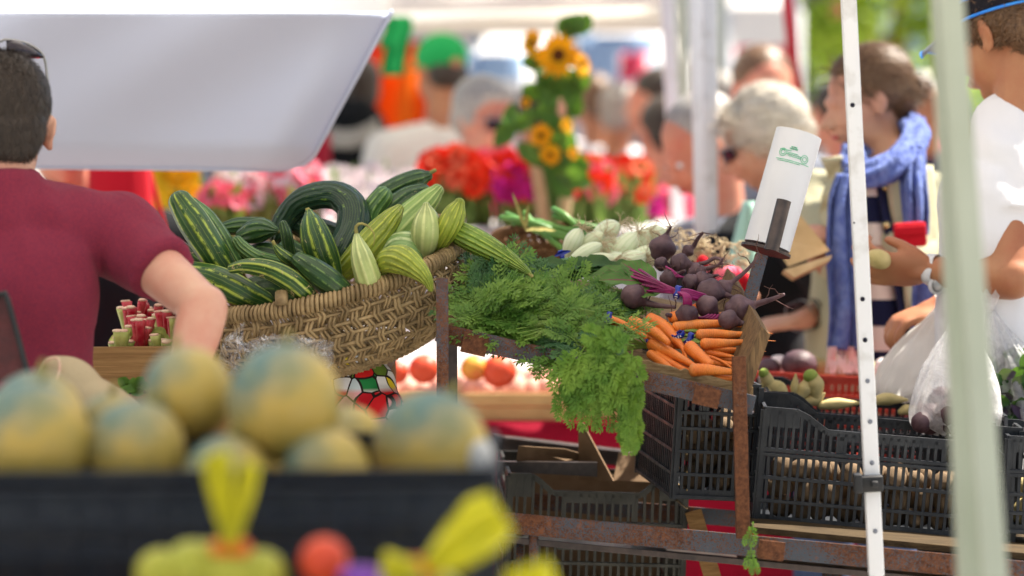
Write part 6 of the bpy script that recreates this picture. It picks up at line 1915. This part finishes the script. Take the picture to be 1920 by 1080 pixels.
# pale tray and cloths behind
ps = thing('price_board', P(860, 640, 7.1), 'pale board leaning behind the peaches', 'board')
g = G(); g.prism([P(640, 590, 7.45), P(1240, 600, 7.45), P(1240, 716, 7.3), P(640, 712, 7.3)], V((0, .01, 0))); g.obj('panel', M_whitecloth, ps, smooth=False)
# ------------------------------------------------------------------ flower stall
ft = thing('flower_table', P(900, 600, 8.0), 'long flower stall table under white cloth', 'table')
def table_cloth(t, x0, x1, y0, y1, z, m=M_whitecloth):
    g = G()
    g.grid(lambda u, v: V((x0 + (x1 - x0) * u, y0 + .02 * math.sin(u * 50), z - (z - .15) * v)), 100, 4)
    g.grid(lambda u, v: V((x0 + (x1 - x0) * u, y0 + (y1 - y0) * v, z)), 10, 3)
    g.obj('cloth', m, t, solid=.003)
    for x in (x0 + .1, x1 - .1):
        for y in (y0 + .1, y1 - .1):
            g = G(); g.beam((x, y, 0), (x, y, z - .003), .05, .05, V((0, -1, 0))); g.obj('leg', M_wooddk, t, smooth=False)
table_cloth(ft, -2.4, .62, 7.8, 8.6, P(900, 430, 7.9).z)
FG = 'flower bunches on the stall behind the vegetables'
def bloom(g, c, r, n=10, tilt=None, layers=1, cup=.3):
    M = tilt or rotm(rnd.uniform(60, 110), 0, rnd.uniform(-30, 30))
    for l in range(layers):
        for k in range(n):
            a = 2 * PI * k / n + l * .3 + rnd.uniform(-.08, .08)
            rr = r * (1 - l * .22) * rnd.uniform(.9, 1.08)
            d = V((math.cos(a), math.sin(a), 0)); s = V((-math.sin(a), math.cos(a), 0)) * rr * (.9 * PI / n)
            h = V((0, 0, 1))
            p0 = d * rr * .15; p1 = d * rr * .6 + h * rr * cup * (.5 + l * .4); p2 = d * rr + h * rr * cup * (.4 + l)
            g.quad(c + M @ (p0 - s * .4), c + M @ (p0 + s * .4), c + M @ (p1 + s), c + M @ (p1 - s))
            g.tri(c + M @ (p1 - s), c + M @ (p1 + s), c + M @ p2)
def bunch(label, x0, x1, ytop, ybase, d, mats, n, r=.03, stems=40, group=FG, spread=.75, vase=False, dense=1.0):
    xc = (x0 + x1) / 2
    t = thing('flower_bunch', P(xc, ybase, d), label, 'flowers', group)
    gs = {m.name: (G(), m) for m in mats}
    g = G()
    for k in range(n):
        x = rnd.uniform(x0, x1); e = 1 - abs((x - xc) / (x1 - x0) * 2) ** 2
        y = ytop + rnd.uniform(0, 1) ** 1.2 * (ybase - ytop) * .38 + (1 - e) * 14
        c = P(x, y, d + rnd.uniform(-.08, .1))
        gg = gs[rnd.choice(mats).name][0]
        bloom(gg, c, r * rnd.uniform(.7, 1.25), 9, None, 2, .5)
        if k < stems:
            b = P(xc + (x - xc) * spread, ybase, d)
            g.tube([b, b.lerp(c, .5) + V((0, -.01, 0)), c], [.004, .0035, .003], 5, 5, cap=None)
    for k in range(int(stems * .8)):
        x = rnd.uniform(x0, x1); y = rnd.uniform(ytop + (ybase - ytop) * .35, ybase)
        leafblade(g, P(xc + (x - xc) * .8, y, d + rnd.uniform(-.08, .08)), V((rnd.uniform(-.4, .4), -.1, 1)), V((rnd.uniform(-.3, .3), -1, 0)), rnd.uniform(.05, .11), rnd.uniform(.005, .012), .3, nu=2, nv=4)
    g.obj('stems', M_glad, t)
    for q, m in gs.values():
        if q.v: q.obj('blooms', m, t, smooth=False)
    return t
bunch('bunch of vivid red and orange-red flowers right of the cucumber heap', 796, 900, 285, 440, 8.0, [M_fred, M_fred, M_fcor], 110)
bunch('pink and rose gladioli in front of the woman in the pink top', 870, 990, 292, 440, 8.1, [M_fpink, M_fpink, M_fred], 130)
bunch('magenta and crimson flower bunch in the middle of the stall', 935, 1070, 312, 440, 7.9, [M_fmag, M_fred, M_fred], 130)
bunch('coral gladioli with tall green stems, left half', 1050, 1142, 302, 445, 8.05, [M_fcor, M_fred, M_fpink], 70, stems=60)
bunch('coral gladioli with tall green stems, right half near the pale pole', 1126, 1216, 306, 445, 8.15, [M_fcor, M_fred], 64, stems=60)
bunch('small purple flower bunch just left of the leaning pale pole', 1185, 1225, 345, 440, 8.3, [M_fmag], 22, stems=20)
bunch('white and blush flowers behind the striped cucumbers', 468, 600, 322, 450, 7.7, [M_fwhite, M_fwhite, M_fpink], 80, .04)
bunch('bright pink flower bunch behind the long fat striped cucumber', 382, 452, 355, 450, 7.5, [M_fpink], 46, .03)
bunch('white flower bunch under the awning between the pink ones', 420, 500, 318, 440, 7.9, [M_fwhite], 50, .04)
bunch('pink flower bunch right behind the deep green hooked cucumber', 540, 620, 370, 460, 7.5, [M_fpink, M_fwhite], 40, .03)
bunch('yellow sunflowers just under the awning edge at the left', 292, 352, 312, 440, 7.8, [M_fyel, M_sfl], 24, .045, stems=20)
bunch('pale pink flowers beside the black sleeve at the left', 320, 380, 400, 470, 7.6, [M_fpink, M_fwhite], 30, .03)
for k, (x0, x1, y) in enumerate([(600, 660, 318), (655, 735, 322), (735, 800, 330)]):
    bunch(['cream flower buds left, below the person in navy', 'cream flower buds in the middle, below the person in navy', 'cream flower buds behind the topmost cucumber'][k], x0, x1, y, 440, 8.4, [M_fwhite, M_fwhite], 40, .03)
rdc = thing('crimson_cloth', P(450, 420, 8.9), 'crimson cloth hanging under the awning behind the white flowers', 'cloth')
g = G(); g.grid(lambda u, v: P(400 + 220 * u, 250 + 100 * v, 9.2 + .05 * math.sin(u * 20)), 30, 6); g.obj('sheet', M_crimson, rdc, solid=.004)
# sunflowers on a tall stem
sf = thing('sunflower_bouquet', P(1040, 430, 7.7), 'tall bouquet of yellow sunflowers with dark centres rising behind the magenta flowers', 'sunflowers')
g = G()
SF = [(1048, 104, 48, 12), (998, 80, 30, 50), (1090, 122, 26, -50), (1015, 254, 25, 20), (1032, 290, 22, 0), (1062, 236, 17, -40), (986, 192, 12, 30), (1074, 288, 14, -30)]
for (x, y, r, yaw) in SF:
    c = P(x, y, 7.6); g.tube([P(1040, 430, 7.75), P(1036 + (x - 1040) * .3, (y + 430) / 2, 7.72), c + V((0, .03, 0))], [.008, .007, .006], 7, 10)
    for q in range(3):
        leafblade(g, P(x + rnd.uniform(-20, 20), y + r * .5 + rnd.uniform(10, 46), 7.66), V((rnd.uniform(-1, 1), rnd.uniform(-.3, .1), rnd.uniform(-.5, .8))), V((rnd.uniform(-.4, .4), -1, .2)), rnd.uniform(.05, .09), .028, .5, nu=4, nv=6)
for q in range(12):
    leafblade(g, P(rnd.uniform(1005, 1075), rnd.uniform(150, 300), 7.70), V((rnd.uniform(-1, 1), rnd.uniform(-.3, .1), rnd.uniform(-.5, .8))), V((rnd.uniform(-.4, .4), -1, .2)), rnd.uniform(.05, .09), .028, .5, nu=4, nv=6)
for q in range(6):
    leafblade(g, P(1055 + q * 7, 75 - q * 2, 7.66), V((rnd.uniform(-.3, .6), 0, 1)), V((rnd.uniform(-.4, .4), -1, .2)), .06, .022, .2, nu=4, nv=6)
g.obj('stems', M_leaf, sf)
for (x, y, r, yaw) in SF:
    c = P(x, y, 7.6); R = S(r, 7.6); T_ = rotm(0, 0, -yaw) @ rotm(80, 0, 0)
    g = G(); bloom(g, c, R, 18, T_, 3, .18); fl = g.obj('flower_head', M_sfl, sf, smooth=False)
    g = G(); g.ell(c + T_ @ V((0, 0, R * .05)), (R * .30, R * .30, R * .14), T_, 16, 8); g.obj('centre', M_sfc, fl)
wr = thing('kraft_wrap', P(1040, 440, 7.8), 'brown paper sleeve round the sunflower stems', 'paper wrap')
g = G(); g.grid(lambda u, v: P(1038, 440 - 160 * v, 7.8) + V((math.cos(u * 2 * PI) * (.035 + .035 * v), math.sin(u * 2 * PI) * (.03 + .02 * v), .012 * math.sin(u * 30) * v)), 30, 8, True); g.obj('sleeve', M_kraft, wr, solid=.002)
# green bags hanging from the tent
gb = thing('hanging_bags', P(735, 150, 9.6), 'bright green bags hanging from the tent frame above the green cap', 'bags')
g = G()
g.grid(lambda u, v: P(722 + 40 * u + 5 * math.sin(v * 5), 30 + 112 * v, 9.4 + .02 * math.sin(u * 9)), 8, 8)
g.grid(lambda u, v: P(718 + 50 * u + 5 * math.sin(v * 5), 30 + 60 * v, 9.38 + .02 * math.sin(u * 9)), 8, 8)
g.obj('bag', M_greencap, gb, solid=.006)
# orange stall tent behind
og = thing('orange_stall', P(720, 400, 13.0), 'orange fabric stall wall with red trim behind the person in navy', 'tent')
g = G(); g.grid(lambda u, v: P(520 + 350 * u, 84 + 280 * v, 13.0 + .08 * math.sin(u * 25)), 40, 8); g.obj('wall', M_tarp, og, solid=.004)
g = G(); g.grid(lambda u, v: P(520 + 350 * u, 78 + 36 * v, 12.85 + .05 * math.sin(u * 30)), 40, 4); g.obj('valance', M_fred, og, solid=.004)
for x in (525, 865):
    q = P(x, 84, 12.95); g = G(); g.beam((q.x, q.y, 0), q, .05, .05, V((0, -1, 0))); g.obj('post', M_polew, og)
# ------------------------------------------------------------------ far background
def building(label, x0, x1, d, ztop, wall, win, nx, nz, wfrac=.5):
    a = P(x0, 200, d); b = P(x1, 200, d)
    t = thing('building', ((a.x + b.x) / 2, a.y, 0), label, 'building')
    g = G(); g.box(((a.x + b.x) / 2, a.y + 3, ztop / 2), b.x - a.x, 6, ztop); g.obj('wall', wall, t, smooth=False)
    W = (b.x - a.x) / nx; H = ztop / nz
    for i in range(nx):
        for j in range(nz):
            g = G(); cx = a.x + W * (i + .5); cz = H * (j + .5)
            g.box((cx, a.y - .02, cz), W * wfrac, .06, H * .6); w = g.obj('window', win, t, smooth=False)
            g = G(); g.box((cx, a.y - .06, cz - H * .32), W * wfrac * 1.1, .1, .1); g.obj('sill', M_whitecloth, w, smooth=False)
M_bw = mat('pale_render', (.62, .64, .66), (.56, .58, .60), 3, .8)
M_bb = mat('pale_blue_render', (.30, .42, .60), (.26, .38, .55), 3, .8)
M_bbe = mat('beige_render', (.58, .52, .42), None, 3, .8)
M_win = mat('window_glass', (.16, .22, .30), (.30, .36, .42), 2, .15)
building('pale rendered building far behind the sunflowers', 820, 1250, 42, 11, M_bw, M_win, 6, 4)
building('pale blue building far behind the white pole pair', 1240, 1500, 36, 12, M_bw, M_win, 5, 4)
building('beige building far behind the red pole', 1440, 1660, 46, 12, M_bbe, M_win, 4, 4)
building('grey-blue building far at the right edge behind the trees', 1640, 2150, 40, 12, M_bb, M_win, 7, 4)
building('white building far behind the orange stall', 200, 830, 44, 12, M_bw, M_win, 9, 4)
def banner(x0, x1, y0, y1, d, m, lab):
    t = thing('banner', P((x0 + x1) / 2, y1, d), lab, 'banner', 'stall banners far behind')
    g = G(); g.grid(lambda u, v: P(x0 + (x1 - x0) * u, y0 + (y1 - y0) * v, d + .05 * math.sin(u * 7)), 10, 6); g.obj('sheet', m, t, solid=.01)
    for x in (x0, x1):
        q = P(x, y0, d + .06); g = G(); g.beam((q.x, q.y, 0), q, .04, .04, V((0, -1, 0))); g.obj('post', M_polew, t)
banner(1085, 1230, 66, 178, 14.5, M_bb, 'blue banner behind the sunflowers')
banner(1165, 1212, 100, 152, 14.3, M_pink, 'small rose panel on the blue banner')
banner(872, 980, 100, 150, 14.8, M_bb, 'pale blue banner left of the sunflowers')
banner(1372, 1445, 52, 118, 17, M_pink, 'pink banner above the brown-haired man')
banner(1452, 1478, 60, 190, 16, M_redpole, 'narrow crimson banner behind the red pole')
banner(1545, 1590, 0, 70, 20, M_pink, 'rose banner above the scarf wearer')
banner(1660, 1740, 30, 150, 18, M_bb, 'blue banner between the drilled pole and the sage pole')
banner(1690, 1720, 175, 225, 15, M_pink, 'small rose banner between the poles')
# white stall awnings further away
for i, (x0, x1, y, d, lab) in enumerate([(860, 1110, 150, 16, 'white awning of a far stall left of the blue banner'), (1090, 1300, 118, 17, 'white awning of a far stall behind the leaning pole'), (1370, 1500, 20, 15, 'white awning of a far stall above the brown-haired man')]):
    t = thing('far_canopy', P(x0, y, d), lab, 'canopy')
    g = G(); a = P(x0, y, d); b = P(x1, y, d)
    g.prism([a, b, b + V((-.3, 2, .5)), a + V((.3, 2, .5))], V((0, 0, .02)))
    g.prism([a, b, b + V((0, 0, -.18)), a + V((0, 0, -.18))], V((0, .01, 0)))
    g.obj('roof', M_canopy, t, smooth=False)
    for q in (a, b):
        g = G(); g.beam((q.x, q.y + .03, 0), q + V((0, .03, 0)), .04, .04, V((0, -1, 0))); g.obj('post', M_polew, t)
# far market tables with clutter
for i, (x0, x1, d) in enumerate([(560, 1000, 11.2), (1040, 1330, 11.0), (1420, 1900, 9.5)]):
    t = thing('market_table', P((x0 + x1) / 2, 500, d), ['far stall table with white cloth behind the cream buds', 'far stall table with white cloth behind the coral gladioli', 'far stall table with white cloth behind the customers'][i], 'table')
    a = P(x0, 300, d); b = P(x1, 300, d)
    table_cloth(t, a.x, b.x, a.y, a.y + .8, .85)
    items = [V((rnd.uniform(a.x + .1, b.x - .1), a.y + rnd.uniform(.1, .7), .90)) for k in range(26)]
    pile('tomato', 'blurred red fruit on a far stall table', 'fruit on the far tables', [M_red, M_fcor, M_lemon, M_fwhite], items, .05, seg=10)
# trees
def tree(label, x, d, ybase_crown, rx, rz, n, seed):
    c = P(x, ybase_crown, d)
    t = thing('tree', (c.x, c.y, 0), label, 'tree', 'street trees behind the market')
    g = G(); g.tube([V((c.x, c.y, 0)), V((c.x + .1, c.y, c.z * .5)), V((c.x, c.y, c.z - .2))], [.16, .12, .09], 10, 10)
    for k in range(4):
        a = rnd.uniform(0, 6.28)
        g.tube([V((c.x, c.y, c.z - .6)), c + V((math.cos(a) * rx * .4, math.sin(a) * rx * .4, rz * .3)), c + V((math.cos(a) * rx * .8, math.sin(a) * rx * .8, rz * rnd.uniform(.3, .8)))], [.035, .02, .008], 6, 6)
    g.obj('trunk', M_wooddk, t)
    g = G()
    cl = [c + V((rnd.uniform(-rx, rx), rnd.uniform(-rx, rx), rnd.uniform(-rz * .5, rz))) for k in range(26)]
    for k in range(n):
        q = rnd.choice(cl) + V((rnd.gauss(0, rx * .16), rnd.gauss(0, rx * .16), rnd.gauss(0, rz * .14)))
        d_ = V((rnd.uniform(-1, 1), rnd.uniform(-1, 1), rnd.uniform(-1, .6))).normalized(); s = d_.cross(V((rnd.uniform(-1, 1), rnd.uniform(-1, 1), 1))).normalized()
        L = rnd.uniform(.07, .13)
        g.quad(q, q + d_ * L * .5 + s * L * .33, q + d_ * L, q + d_ * L * .5 - s * L * .33)
    g.obj('crown', M_tree, t, smooth=False)
tree('yellow-green tree glowing behind the scarf wearer at the top right', 1668, 17, 30, .45, .65, 2000, 1)
tree('yellow-green tree further back behind the sage pole', 1760, 22, 60, .9, 1.2, 2400, 2)
# ------------------------------------------------------------------ ground, sky, sun
g = G(); g.quad(V((-150, -60, 0)), V((150, -60, 0)), V((150, 240, 0)), V((-150, 240, 0)))
gr = g.obj('ground', M_ground, origin=(0, 0, 0), smooth=False); tag(gr, 'pale concrete plaza under the market stalls', 'ground', kind='structure')
w = bpy.data.worlds.new('World'); scene.world = w; w.use_nodes = True
nt = w.node_tree; nt.nodes.clear()
SUN_EL, SUN_AZ = 58.0, 58.0      # azimuth clockwise from +Y (towards +X)
sk = nt.nodes.new('ShaderNodeTexSky'); sk.sky_type = 'NISHITA'; sk.sun_disc = False
sk.sun_elevation = math.radians(SUN_EL); sk.sun_rotation = math.radians(SUN_AZ); sk.air_density = 1.2; sk.dust_density = 1.5
bg = nt.nodes.new('ShaderNodeBackground'); bg.inputs[1].default_value = .05
ow = nt.nodes.new('ShaderNodeOutputWorld')
nt.links.new(sk.outputs[0], bg.inputs[0]); nt.links.new(bg.outputs[0], ow.inputs[0])
ld = bpy.data.lights.new('sun', 'SUN'); ld.energy = 4.9; ld.angle = math.radians(.6); ld.color = (1, .92, .79)
lo = bpy.data.objects.new('sun', ld); COL.objects.link(lo)
e, a = math.radians(SUN_EL), math.radians(SUN_AZ)
dirv = V((math.cos(e) * math.sin(a), math.cos(e) * math.cos(a), math.sin(e)))
lo.rotation_euler = dirv.to_track_quat('Z', 'Y').to_euler(); lo.location = (3, 3, 8)
scene.view_settings.view_transform = 'Standard'; scene.view_settings.look = 'None'
scene.view_settings.exposure = 1.66; scene.view_settings.gamma = 1
cy = scene.cycles
try:
    scene.render.engine = 'CYCLES'
    cy.use_denoising = True; cy.max_bounces = 8; cy.diffuse_bounces = 4; cy.glossy_bounces = 3; cy.transparent_max_bounces = 16; cy.transmission_bounces = 4
    cy.sample_clamp_indirect = 6; cy.caustics_reflective = False; cy.caustics_refractive = False
except Exception:
    pass
for o in list(scene.objects):
    if '_w' in o: del o['_w']
